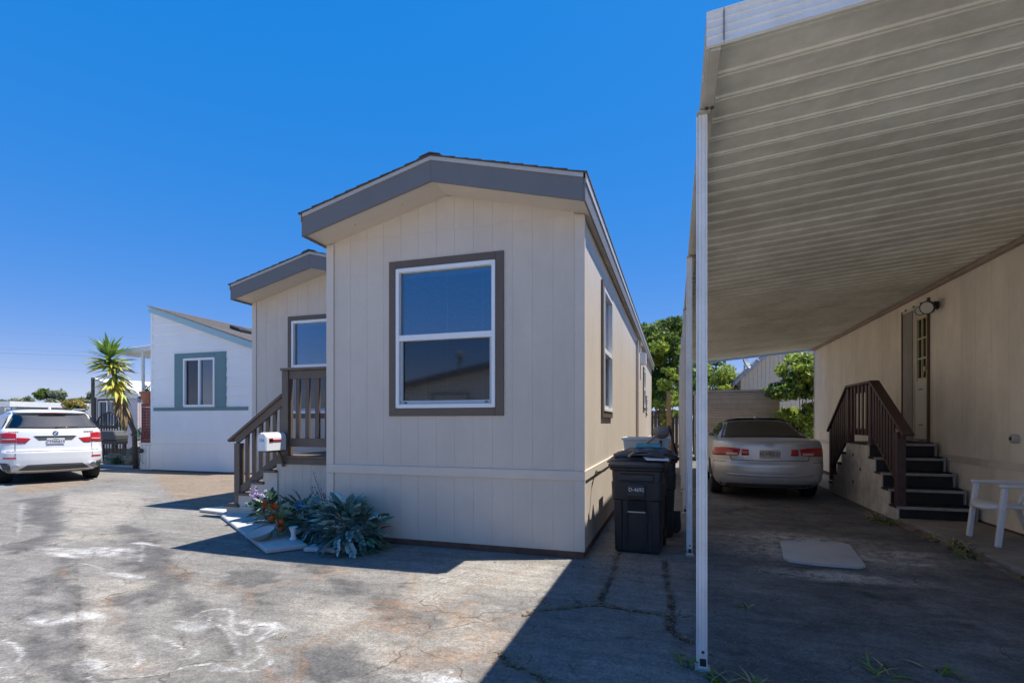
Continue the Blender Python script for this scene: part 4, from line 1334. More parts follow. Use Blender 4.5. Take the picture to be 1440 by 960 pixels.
# ------------------------------------------------------------ walkway, edging, chair, cover
def walkway():
    w = MB()
    rr = random.Random(3)
    ysl = [-1.0, .6, 2.2, 3.9, 5.7, 7.5, 9.26]
    for i in range(len(ysl) - 1):
        MB().box(3.24, 4.24, ysl[i] + .008, ysl[i + 1] - .008, -.06, .055).build('paving_slab', M['walk'], None, bev=.01).__setitem__('kind', 'structure')
    MB().box(3.24, 4.22, 9.27, 9.31, -.06, .045).build('paving_slab', M['walk'], None).__setitem__('kind', 'structure')
    y = 1.2
    edge = thing('walkway_edging', 'row of crumbling brick edging along the cream home walkway', 'edging', (3.16, 5, 0))
    k = 0
    me = [MB().box(-.035, .035, 0, 1, 0, .07).mesh('edging_brick', M['brickedge']) for _ in range(1)]
    while y < 9.2:
        ln = rr.uniform(.16, .34)
        o = put('edging_brick', me[0], edge, (3.165 + rr.uniform(-.02, .02), y, -.045 + rr.uniform(-.012, .018)))
        o.scale = (1 + rr.uniform(-.2, .3), ln - .02, 1)
        o.rotation_euler = (rr.uniform(-.05, .05), rr.uniform(-.12, .12), rr.uniform(-.06, .06))
        y += ln + (rr.uniform(0, .12) if rr.random() < .3 else .01)


walkway()


def chair():
    r = thing('garden_chair', 'white resin garden armchair on the walkway against the cream home', 'chair', (3.85, 7.73, .055))
    w = M['white_resin']
    z0 = .058
    for y in (7.43, 8.03):
        s_ = 1 if y > 7.7 else -1
        MB().bar((3.57, y + s_ * .01, z0), (3.64, y, .74), .062, .052, (1, 0, 0)).build('front_leg', w, r, bev=.012, seg=2)
        MB().bar((4.20, y, z0), (4.02, y, .52), .07, .05, (1, 0, 0)).build('rear_leg', w, r, bev=.012, seg=2)
        MB().box(3.585, 4.18, y - .035, y + .035, .742, .782).build('arm_rest', w, r, bev=.015, seg=2)
    P, Q = [], []
    for i in range(11):
        u = i / 10
        x = 3.50 + .58 * u
        zz = .535 - .045 * u - .04 * max(0, .12 - u) / .12
        row = []
        for j in range(9):
            v = -1 + 2 * j / 8
            xx = x + (.07 * v * v if u < .3 else 0) * (1 - u / .3 if u < .3 else 0)
            row.append((xx, 7.73 + .272 * v, zz + .02 * v * v))
        P.append(row)
    s_ = MB().grid(P)
    s_.grid([[(x, y, z - .032) for x, y, z in row] for row in P])
    rim = [P[0][j] for j in range(9)] + [P[i][8] for i in range(1, 11)] + [P[10][j] for j in range(7, -1, -1)] + [P[i][0] for i in range(9, 0, -1)]
    s_.grid([rim, [(x, y, z - .032) for x, y, z in rim]], close=True)
    s_.build('seat', w, r, smooth=True)
    for i in range(6):
        y = 7.73 - .235 + i * .094
        MB().bar((4.03, y, .47), (4.22, y, 1.05 - .02 * abs(i - 2.5)), .07, .02, (1, 0, 0)).build('back_slat', w, r, bev=.006)
    MB().bar((4.205, 7.46, 1.0), (4.205, 8.0, 1.0), .05, .03).build('back_rail', w, r, bev=.006)


chair()


def cover_plate():
    pts = [(1.239, 7.10), (1.30, 7.16), (1.95, 7.25), (2.01, 7.18), (1.87, 6.17), (1.80, 6.10), (1.40, 6.10), (1.17, 6.16), (1.13, 6.26)]
    r = MB().prism(pts, 'z', .008, .030).build('cover_plate', M['steel_plate'], bev=.006)
    tag(r, 'pale metal cover plate lying on the dusty carport driveway', 'cover plate')
    c = np.mean(np.array(pts), 0)
    ring = []
    for k in (1.0, .93):
        ring.append([(c[0] + (x - c[0]) * k, c[1] + (y - c[1]) * k, .0315) for x, y in pts])
    W[r.name] = Vector((0, 0, 0))
    f = MB().grid(ring, close=True)
    f.grid([[(x, y, .036) for x, y, z in row] for row in ring], close=True)
    f.grid([ring[0], [(x, y, .036) for x, y, z in ring[0]]], close=True)
    f.grid([ring[1], [(x, y, .036) for x, y, z in ring[1]]], close=True)
    f.build('rim', M['steel_plate'], r)


cover_plate()

# ------------------------------------------------------------ vehicles
class Car:
    """body = stack of plan outlines; rear at y=0, nose towards +y, x to the right"""

    def __init__(s, lv, ac, nc, af, bulge=.05):
        s.lv, s.ac, s.nc, s.af, s.bulge = np.array(lv, float), ac, nc, af, bulge

    def q(s, z):
        a = s.lv
        return [np.interp(z, a[:, 0], a[:, i]) for i in (1, 2, 3)]

    def rear(s, x, z):
        w, r0, f = s.q(z)
        w = max(w, 1e-3)
        t = min(abs(x) / w, 1)
        return r0 + s.ac * min(1, w / .7) * (1 - (1 - t ** s.nc) ** (1 / s.nc)) + s.bulge * t * t

    def front(s, x, z):
        w, r0, f = s.q(z)
        w = max(w, 1e-3)
        t = min(abs(x) / w, 1)
        return f - s.af * min(1, w / .7) * (1 - (1 - t ** 2.6) ** (1 / 2.6))

    def side(s, y, z):
        w, r0, f = s.q(z)
        c = (y - (r0 + f) / 2) / max((f - r0) / 2, .1)
        return w

    def body(s, zs, ncr=20, ns=10):
        P = []
        for z in zs:
            w, r0, f = s.q(z)
            row = []
            th = np.linspace(-math.pi / 2, math.pi / 2, ncr)
            xs = [w * math.sin(t) for t in th]
            row += [(x, s.rear(x, z), z) for x in xs]
            ya, yb = s.rear(w, z), s.front(w, z)
            row += [(w, ya + (yb - ya) * (k + 1) / (ns + 1), z) for k in range(ns)]
            row += [(x, s.front(x, z), z) for x in reversed(xs)]
            row += [(-w, yb + (ya - yb) * (k + 1) / (ns + 1), z) for k in range(ns)]
            P.append(row)
        mb = MB().grid(P, close=True)
        n = len(P[0])
        mb.f.append(tuple(range(n - 1, -1, -1)))
        mb.f.append(tuple(range(len(mb.v) - n, len(mb.v))))
        mb.mi += [0, 0]
        return mb

    def patch(s, top, bot, off=.006, nu=14, nv=6, thick=.012, front=False):
        """a piece lying on the rear: top and bottom edges as (x, z) polylines"""
        def res(pl, n):
            a = np.array(pl, float)
            d = np.concatenate([[0], np.cumsum(np.hypot(*np.diff(a, axis=0).T))])
            t = np.linspace(0, d[-1], n)
            return np.stack([np.interp(t, d, a[:, 0]), np.interp(t, d, a[:, 1])], 1)
        A, B = res(top, nu), res(bot, nu)
        G, H = [], []
        for k in range(nv):
            row = A + (B - A) * k / (nv - 1)
            G.append([(x, s.rear(x, z) - off, z) for x, z in row])
            H.append([(x, s.rear(x, z) - off + thick, z) for x, z in row])
        mb = MB().grid(G).grid(H)
        for e, g_ in ((G[0], H[0]), (G[-1], H[-1]), ([r_[0] for r_ in G], [r_[0] for r_ in H]), ([r_[-1] for r_ in G], [r_[-1] for r_ in H])):
            mb.grid([e, g_])
        return mb

    def sidepatch(s, sg, top, bot, off=.006):
        """top and bottom (y, z) polylines on the flank"""
        n = len(top)
        G = []
        for k in range(4):
            G.append([(sg * (s.side(0, t[1] + (b[1] - t[1]) * k / 3) + off), t[0] + (b[0] - t[0]) * k / 3, t[1] + (b[1] - t[1]) * k / 3) for t, b in zip(top, bot)])
        return MB().grid(G).grid([[(x - sg * .012, y, z) for x, y, z in r_] for r_ in G])


def cut_arches(o, wheels, rad, halfw):
    cut = MB()
    for x, y, z in wheels:
        cut.lathe([(rad, -halfw), (rad, halfw)], 28, (x, y, z), 'x')
    me = cut.mesh('arch_cut', M['void'])
    c = bpy.data.objects.new('arch_cut', me)
    COL.objects.link(c)
    md = o.modifiers.new('b', 'BOOLEAN')
    md.operation = 'DIFFERENCE'
    md.object = c
    md.solver = 'EXACT'
    dg = bpy.context.evaluated_depsgraph_get()
    new = bpy.data.meshes.new_from_object(o.evaluated_get(dg))
    o.modifiers.clear()
    o.data = new
    bpy.data.objects.remove(c)


def wheel(r, x, y, z, rad, w, m_rim, spokes=5):
    sg = 1 if x > 0 else -1
    t = MB().lathe([(rad * .68, -w / 2 + .01), (rad * .9, -w / 2), (rad * .975, -w / 2 + .012), (rad, -w / 2 + .035), (rad, w / 2 - .035), (rad * .975, w / 2 - .012), (rad * .9, w / 2), (rad * .68, w / 2 - .01)], 36, (x, y, z), 'x')
    wh = t.build('wheel', M['rubber'], r, smooth=True)
    tr = MB()
    for k in range(-2, 3):
        tr.lathe([(rad + .0015, k * w * .15 - .006), (rad + .0015, k * w * .15 + .006)], 36, (x, y, z), 'x')
    tr.build('tread_groove', M['void'], wh)
    rim = MB().lathe([(rad * .67, sg * (w / 2 - .02)), (rad * .62, sg * (w / 2 - .05)), (rad * .60, -sg * w * .3)], 30, (x, y, z), 'x')
    for k in range(spokes):
        a = 2 * math.pi * k / spokes + .3
        rim.bar((x + sg * (w / 2 - .02), y, z), (x + sg * (w / 2 - .028), y + math.cos(a) * rad * .62, z + math.sin(a) * rad * .62), .055, .03, (1, 0, 0))
    rim.lathe([(rad * .16, sg * (w / 2 - .04)), (rad * .14, sg * (w / 2 - .002))], 16, (x, y, z), 'x')
    rim.build('rim', m_rim, wh)
    return wh


def mirror_pts(pl):
    return [(-x, z) for x, z in reversed(pl)]


def sedan():
    r = thing('parked_car', 'dusty silver sedan parked under the carport roof', 'car')
    C = Car([(.22, .78, .13, 4.66), (.27, .84, .06, 4.74), (.36, .885, .015, 4.78), (.50, .905, .0, 4.80), (.64, .915, .0, 4.80), (.69, .915, .03, 4.79), (.78, .915, .028, 4.72), (.88, .91, .03, 4.55), (.98, .895, .03, 4.2),
             (1.05, .87, .05, 3.75), (1.075, .845, .10, 3.5), (1.095, .80, .42, 3.32), (1.13, .77, .60, 3.18), (1.25, .70, .98, 2.78), (1.36, .635, 1.28, 2.42), (1.42, .58, 1.48, 2.2), (1.455, .50, 1.66, 2.05), (1.475, .36, 1.8, 1.95)], .42, 3.2, .7)
    zs = np.concatenate([np.linspace(.22, .70, 15), np.linspace(.73, 1.05, 10), np.linspace(1.06, 1.13, 8), np.linspace(1.16, 1.475, 14)])
    s = M['silver']
    b = C.body(zs).build('body', s, r, smooth=True)
    wheels = [(sx * .80, y, .325) for sx in (-1, 1) for y in (1.0, 3.78)]
    cut_arches(b, wheels, .375, .16)
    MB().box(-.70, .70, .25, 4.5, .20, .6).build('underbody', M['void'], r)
    for p in wheels:
        wheel(r, p[0], p[1], .322, .322, .215, M['chrome'])
    rg = C.patch([(-.585, 1.385), (-.3, 1.415), (0, 1.424), (.3, 1.415), (.585, 1.385)], [(-.745, 1.098), (-.4, 1.108), (0, 1.111), (.4, 1.108), (.745, 1.098)], .005, 20, 9).build('rear_window', M['glass_dusty'], r, smooth=True)
    MB().blob((0, 1.62, 1.49), (.035, .07, .03), 1, 0).build('antenna', M['white_lab'], r, smooth=True)
    # lamps
    for sg in (-1, 1):
        f = (lambda pl: pl) if sg > 0 else mirror_pts
        t = C.patch(f([(.47, .915), (.62, .935), (.78, .94), (.905, .93)]), f([(.50, .80), (.62, .795), (.78, .79), (.908, .79)]), .008, 20, 6).build('tail_light', M['lamp_red'], r, smooth=True)
        C.patch(f([(.34, .905), (.455, .914)]), f([(.33, .80), (.455, .80)]), .008, 8, 4).build('tail_light', M['lamp_red'], r, smooth=True)
        C.patch(f([(.52, .845), (.70, .848)]), f([(.52, .812), (.70, .810)]), .011, 8, 3).build('reverse_lamp', M['lamp_clear'], t)
        C.sidepatch(sg, [(1.05, 1.13), (1.4, 1.33), (1.75, 1.405), (2.4, 1.38), (2.95, 1.16)], [(.85, 1.10), (1.4, 1.10), (1.75, 1.10), (2.4, 1.10), (3.0, 1.10)], .008).build('side_window', M['glass_dk'], r)
        mr_ = MB().blob((sg * 1.0, 3.0, 1.08), (.10, .07, .07), 3, .05)
        mr_.bar((sg * .85, 3.0, 1.05), (sg * .97, 3.0, 1.06), .05, .04)
        mr_.build('side_mirror', M['greytrim'], r, smooth=True)
    # boot lid shut lines, plate recess, bumper crease
    C.patch([(-.62, .72), (0, .715), (.62, .72)], [(-.61, .708), (0, .703), (.61, .708)], .003, 16, 2, .006).build('shut_line', M['void'], r)
    for sg in (-1, 1):
        f = (lambda pl: pl) if sg > 0 else mirror_pts
        C.patch(f([(.625, .79), (.64, .79)]), f([(.61, .715), (.62, .712)]), .003, 2, 2, .006).build('shut_line', M['void'], r)
        C.patch(f([(.90, .688), (.70, .684)]) if sg < 0 else [(.70, .684), (.90, .688)], f([(.90, .678), (.70, .676)]) if sg < 0 else [(.70, .676), (.90, .678)], .003, 8, 2, .006).build('shut_line', M['void'], r)
    C.patch([(-.30, .91), (.30, .91)], [(-.27, .745), (.27, .745)], .0035, 10, 4, .01).build('plate_recess', s, r)
    C.patch([(-.70, .47), (0, .455), (.70, .47)], [(-.66, .440), (0, .425), (.66, .440)], .012, 14, 3).build('bumper_crease', s, r, smooth=True)
    C.patch([(-.80, .30), (0, .30), (.80, .30)], [(-.78, .235), (0, .235), (.78, .235)], .004, 14, 3).build('bumper_base', M['greytrim'], r)
    pl = MB().box(-.165, .165, .012, .020, .755, .895).build('number_plate', M['plate_old'], r, bev=.004)
    text('lettering', '5CMB237', .085, M['ink'], pl, (0, .010, .822), (R(90), 0, 0))
    text('lettering', 'California', .030, M['lamp_dark'], pl, (0, .010, .877), (R(90), 0, 0))
    # oval emblem with a slanted letter
    em = MB()
    P = []
    for k in range(24):
        t = 2 * math.pi * k / 24
        P.append([(x_ * math.cos(t), C.rear(0, .985) - d_, .985 + z_ * math.sin(t)) for x_, z_, d_ in ((.075, .038, .004), (.075, .038, .012), (.062, .027, .012), (.062, .027, .004))])
    P.append(P[0])
    em.grid(P)
    yb = C.rear(0, .985) - .008
    em.bar((-.030, yb, .962), (-.016, yb, 1.008), .012, .006, (0, 1, 0)).bar((.016, yb, .962), (.030, yb, 1.008), .012, .006, (0, 1, 0)).bar((-.024, yb, .982), (.024, yb, .990), .012, .006, (0, 1, 0))
    em.build('emblem', M['badge'], r)
    for x0, n in ((-.58, 6), (.44, 5)):
        bd = MB()
        for k in range(n):
            x = x0 + k * .030
            bd.box(x, x + .017, C.rear(x, .985) - .006, C.rear(x, .985) + .01, .978, .994)
        bd.build('badge', M['badge'], r)
    r.scale = (1.095, 1.095, 1.085)
    r.rotation_euler = (0, 0, R(.6))
    r.location = (1.735, 10.93, 0)


def suv():
    r = thing('parked_car', 'white sport utility vehicle seen from behind on the left of the lane', 'car')
    C = Car([(.26, .80, .14, 4.66), (.32, .88, .05, 4.78), (.42, .945, .01, 4.84), (.56, .965, .0, 4.85), (.76, .968, .0, 4.85), (.80, .966, .035, 4.84), (.95, .962, .05, 4.72), (1.1, .955, .065, 4.4),
             (1.22, .945, .085, 3.95), (1.28, .925, .10, 3.62), (1.33, .895, .16, 3.42), (1.45, .845, .27, 3.1), (1.58, .79, .39, 2.8), (1.67, .745, .48, 2.6), (1.72, .70, .55, 2.45), (1.76, .58, .8, 2.25), (1.78, .34, 1.15, 2.0)], .46, 3.0, .7, .06)
    zs = np.concatenate([np.linspace(.26, .76, 14), np.linspace(.78, 1.28, 14), np.linspace(1.30, 1.72, 12), np.linspace(1.735, 1.78, 5)])
    wp = M['carwhite']
    b = C.body(zs).build('body', wp, r, smooth=True)
    wheels = [(sx * .83, y, .375) for sx in (-1, 1) for y in (.98, 3.91)]
    cut_arches(b, wheels, .43, .19)
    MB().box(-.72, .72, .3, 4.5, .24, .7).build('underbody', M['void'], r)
    for p in wheels:
        wheel(r, p[0], p[1], .372, .372, .29, M['chrome'])
    C.patch([(-.68, 1.665), (0, 1.675), (.68, 1.665)], [(-.855, 1.315), (0, 1.305), (.855, 1.315)], .007, 22, 9).build('rear_window', M['glass_dk'], r, smooth=True)
    C.patch([(-.685, 1.72), (0, 1.73), (.685, 1.72)], [(-.685, 1.69), (0, 1.70), (.685, 1.69)], .10, 16, 3, .30).build('spoiler', wp, r, smooth=True)
    C.patch([(-.25, 1.698), (.25, 1.698)], [(-.25, 1.685), (.25, 1.685)], .105, 8, 2).build('brake_lamp', M['lamp_dark'], r)
    wi = MB().tube([(0, C.rear(0, 1.33) - .03, 1.33), (.20, C.rear(.2, 1.34) - .025, 1.335), (.42, C.rear(.42, 1.34) - .02, 1.345)], [.022, .012, .008], 6)
    wi.build('wiper', M['black2'], r)
    MB().blob((.0, .9, 1.795), (.03, .08, .05), 2, 0).build('antenna', wp, r, smooth=True)
    for sg in (-1, 1):
        f = (lambda pl: pl) if sg > 0 else mirror_pts
        t = C.patch(f([(.68, 1.20), (.82, 1.22), (.935, 1.20)]), f([(.68, .985), (.82, .975), (.965, .965)]), .009, 18, 8).build('tail_light', M['lamp_red'], r, smooth=True)
        C.patch(f([(.44, 1.085), (.672, 1.10)]), f([(.53, .97), (.672, .965)]), .009, 10, 5).build('tail_light', M['lamp_red'], r, smooth=True)
        C.patch(f([(.70, 1.075), (.94, 1.07)]), f([(.70, 1.055), (.945, 1.05)]), .012, 8, 2).build('light_strip', M['lamp_clear'], t)
        C.patch(f([(.69, .645), (.90, .645)]), f([(.69, .605), (.90, .605)]), .006, 8, 3).build('reflector', M['lamp_red'], r)
        ex = MB().lathe([(.062, -.06), (.066, -.055), (.066, .12), (.05, .12), (.05, -.05)], 18, (sg * .70, .02, .41), 'y').build('exhaust', M['chrome'], r)
        MB().lathe([(.049, .02), (.01, .021)], 16, (sg * .70, .02, .41), 'y').build('exhaust_bore', M['void'], ex)
        C.patch(f([(.80, .50), (.955, .52)]), f([(.76, .30), (.87, .31)]), .006, 10, 5).build('bumper_corner', M['greytrim'], r, smooth=True)
        C.sidepatch(sg, [(.55, 1.62), (1.4, 1.66), (2.4, 1.65), (3.0, 1.55)], [(.42, 1.34), (1.4, 1.33), (2.4, 1.32), (3.3, 1.32)], .008).build('side_window', M['glass_dk'], r)
        mr_ = MB().blob((sg * 1.06, 3.15, 1.30), (.12, .08, .09), 3, .05)
        mr_.bar((sg * .88, 3.15, 1.26), (sg * 1.0, 3.15, 1.27), .06, .05)
        mr_.build('side_mirror', wp, r, smooth=True)
        MB().tube([(sg * .70, .75, 1.74), (sg * .705, .85, 1.80), (sg * .69, 2.2, 1.82), (sg * .66, 2.6, 1.76)], .016, 6).build('roof_rail', M['chrome'], r)
    # bumper features
    C.patch([(-.50, .46), (0, .47), (.50, .46)], [(-.66, .33), (0, .315), (.66, .33)], .006, 18, 4).build('diffuser', M['greytrim'], r)
    C.patch([(-.60, .298), (0, .29), (.60, .298)], [(-.60, .262), (0, .262), (.60, .262)], .004, 12, 3).build('skid_plate', M['outlet'], r)
    C.patch([(-.93, .785), (0, .79), (.93, .785)], [(-.93, .770), (0, .775), (.93, .770)], .003, 20, 2, .006).build('shut_line', M['greytrim'], r)
    for sg in (-1, 1):
        f = (lambda pl: pl) if sg > 0 else mirror_pts
        C.patch(f([(.695, .965), (.705, .965)]), f([(.70, .66), (.71, .66)]), .003, 2, 6, .006).build('shut_line', M['greytrim'], r)
    C.patch([(-.40, 1.13), (.40, 1.13)], [(-.30, 1.03), (.30, 1.03)], .004, 10, 3).build('plate_recess', M['greytrim'], r)
    C.patch([(-.36, 1.145), (.36, 1.145)], [(-.36, 1.13), (.36, 1.13)], .016, 10, 2, .02).build('handle', M['outlet'], r)
    y = C.rear(0, 1.02)
    pl = MB().box(-.165, .165, y - .026, y - .018, .945, 1.075).build('number_plate', M['plate'], r, bev=.004)
    text('lettering', '7TNK614', .082, M['ink'], pl, (0, y - .028, 1.0), (R(90), 0, 0))
    text('lettering', 'California', .026, M['lamp_dark'], pl, (0, y - .028, 1.058), (R(90), 0, 0))
    # round emblem in blue and white quarters
    y = C.rear(0, 1.20) - .004
    em = MB().lathe([(.052, y), (.052, y - .008), (.036, y - .010)], 24, (0, 0, 1.20), 'y').build('emblem', M['black2'], r)
    for k in range(4):
        a0 = k * math.pi / 2
        pts = [(0, 1.20)] + [(.036 * math.cos(a0 + t), 1.20 + .036 * math.sin(a0 + t)) for t in np.linspace(0, math.pi / 2, 7)]
        MB().prism(pts, 'y', y - .0125, y - .0105).build('quarter', M['roundel_b'] if k % 2 else M['white_lab'], em)
    for x0, n in ((-.80, 5), (.54, 6)):
        bd = MB()
        for k in range(n):
            x = x0 + k * .034
            bd.box(x, x + .024, C.rear(x, 1.24) - .010, C.rear(x, 1.24) + .01, 1.215, 1.245)
        bd.build('badge', M['badge'], r)
    r.scale = (1.035, 1.035, 1.035)
    # rear axle runs along (.396, .918); nose points to (-.918, .396)
    r.rotation_euler = (0, 0, math.atan2(.918, .396))
    r.location = (-14.67, 8.918, 0)


def far_car():
    r = thing('parked_car', 'white car half hidden at the left edge beyond the sport utility vehicle', 'car')
    C = Car([(.26, .78, .12, 4.4), (.4, .88, .02, 4.5), (.6, .9, 0, 4.5), (.9, .89, .05, 4.4), (1.0, .86, .1, 3.7), (1.2, .78, .35, 2.9), (1.4, .66, .62, 2.5), (1.47, .5, .9, 2.2), (1.49, .3, 1.2, 2.0)], .4, 3, .6)
    b = C.body(np.linspace(.26, 1.49, 34)).build('body', M['carwhite'], r, smooth=True)
    wheels = [(sx * .80, y, .32) for sx in (-1, 1) for y in (.9, 3.55)]
    cut_arches(b, wheels, .37, .17)
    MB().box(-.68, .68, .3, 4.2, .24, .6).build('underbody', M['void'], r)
    for p in wheels:
        wheel(r, p[0], p[1], .318, .318, .2, M['chrome'])
    C.patch([(-.56, 1.36), (.56, 1.36)], [(-.74, 1.03), (.74, 1.03)], .006, 14, 6).build('rear_window', M['glass_dk'], r, smooth=True)
    for sg in (-1, 1):
        C.sidepatch(sg, [(.75, 1.38), (1.6, 1.42), (2.4, 1.36)], [(.6, 1.04), (1.6, 1.04), (3.1, 1.04)], .008).build('side_window', M['glass_dk'], r)
        f = (lambda pl: pl) if sg > 0 else mirror_pts
        C.patch(f([(.6, .95), (.88, .95)]), f([(.62, .8), (.89, .8)]), .008, 8, 4).build('tail_light', M['lamp_red'], r, smooth=True)
    r.scale = (1.05, 1.05, 1.12)
    r.rotation_euler = (0, 0, math.atan2(.918, .396))
    r.location = (-22.3, 10.9, 0)


sedan()
suv()
far_car()

# ------------------------------------------------------------ wheelie bins and what lies on them
def wheelie_bin(name, label, lab_text):
    r = thing(name, label, 'wheelie bin', (0, 0, 0), 'black wheelie bins between the homes')
    k = M['black']

    def ring(z, w, d, yo=0, rc=.05, n=5):
        pts = []
        for cx, cy, a0 in ((w / 2 - rc, -d / 2 + rc, -90), (w / 2 - rc, d / 2 - rc, 0), (-w / 2 + rc, d / 2 - rc, 90), (-w / 2 + rc, -d / 2 + rc, 180)):
            for i in range(n):
                a = R(a0 + 90 * i / (n - 1))
                pts.append((cx + rc * math.cos(a), cy + yo + rc * math.sin(a), z))
        return pts
    lv = [(.0, .50, .52, .02), (.03, .52, .54, .02), (.60, .565, .62, .01), (.61, .585, .64, .01), (.80, .595, .665, 0), (.81, .575, .645, 0), (.93, .585, .655, 0), (.94, .63, .70, 0), (.965, .635, .705, 0), (.97, .60, .67, 0)]
    P = [ring(*q) for q in lv]
    b = MB().grid(P, close=True)
    n = len(P[0])
    b.f.append(tuple(range(n)))
    b.mi.append(0)
    body = b.build('body', k, r, smooth=False, bev=.004)
    yf = lambda z: -(.26 + .06 * z / .6) + .02 if z < .6 else -.32
    # front ribs, handle pocket and bar
    for x in (-.215, .215):
        MB().prism([(yf(.02) - .012, .02), (yf(.02) + .03, .02), (-.29, .60), (-.335, .60)], 'x', x - .045, x + .045).build('rib', k, r, bev=.006)
    for x in (-.115, .115):
        MB().prism([(yf(.02) - .006, .05), (yf(.02) + .03, .05), (-.29, .46), (-.318, .46)], 'x', x - .012, x + .012).build('rib', k, r, bev=.004)
    MB().box(-.10, .10, -.3365, -.28, .485, .60).build('handle_pocket', M['void'], r)
    MB().tube([(-.10, -.331, .475), (.10, -.331, .475)], .009, 8).build('grab_bar', M['outlet'], r)
    MB().prism([(-.335, .61), (-.35, .66), (-.35, .785), (-.335, .80)], 'x', -.10, .10).build('rib', k, r, bev=.004)
    if lab_text:
        text('number_stencil', lab_text, .058, M['white_lab'], r, (0, -.352, .725), (R(90), 0, 0))
    MB().box(-.20, .20, -.345, -.30, .82, .90).build('brow', k, r, bev=.01)
    # lid
    lid = []
    for z, w, d, yo in ((.972, .66, .76, 0), (1.0, .665, .77, 0), (1.03, .62, .72, .01), (1.055, .45, .5, .03)):
        lid.append(ring(z, w, d, yo, .06))
    L_ = MB().grid(lid, close=True)
    L_.f.append(tuple(range(3 * n, 4 * n)))
    L_.f.append(tuple(range(n)))
    L_.mi += [0, 0]
    lo = L_.build('lid', k, r, bev=.003)
    MB().tube([(-.26, .40, .98), (.26, .40, .98)], .017, 8).build('rear_handle', k, r)
    for sx in (-1, 1):
        MB().box(sx * .26 - .02, sx * .26 + .02, .32, .41, .955, .995).build('hinge', k, lo)
        MB().lathe([(.05, -.03), (.125, -.025), (.13, 0), (.125, .025), (.05, .03)], 20, (sx * .265, .285, .13), 'x').build('wheel', M['rubber'], r)
    return r


b1 = wheelie_bin('wheelie_bin', 'front black wheelie bin with white stencilled number, tarp and tools on lid', 'D-4692')
b1.location = (-.40, 6.36, .0)
b1.scale = (.97, .95, 1.02)
b1.rotation_euler = (0, 0, R(-3))
b2 = wheelie_bin('wheelie_bin', 'rear black wheelie bin mostly hidden behind the stencilled one', None)
b2.location = (-.30, 7.30, 0)
b2.scale = (1.0, 1.0, 1.05)
b2.rotation_euler = (0, 0, R(4))


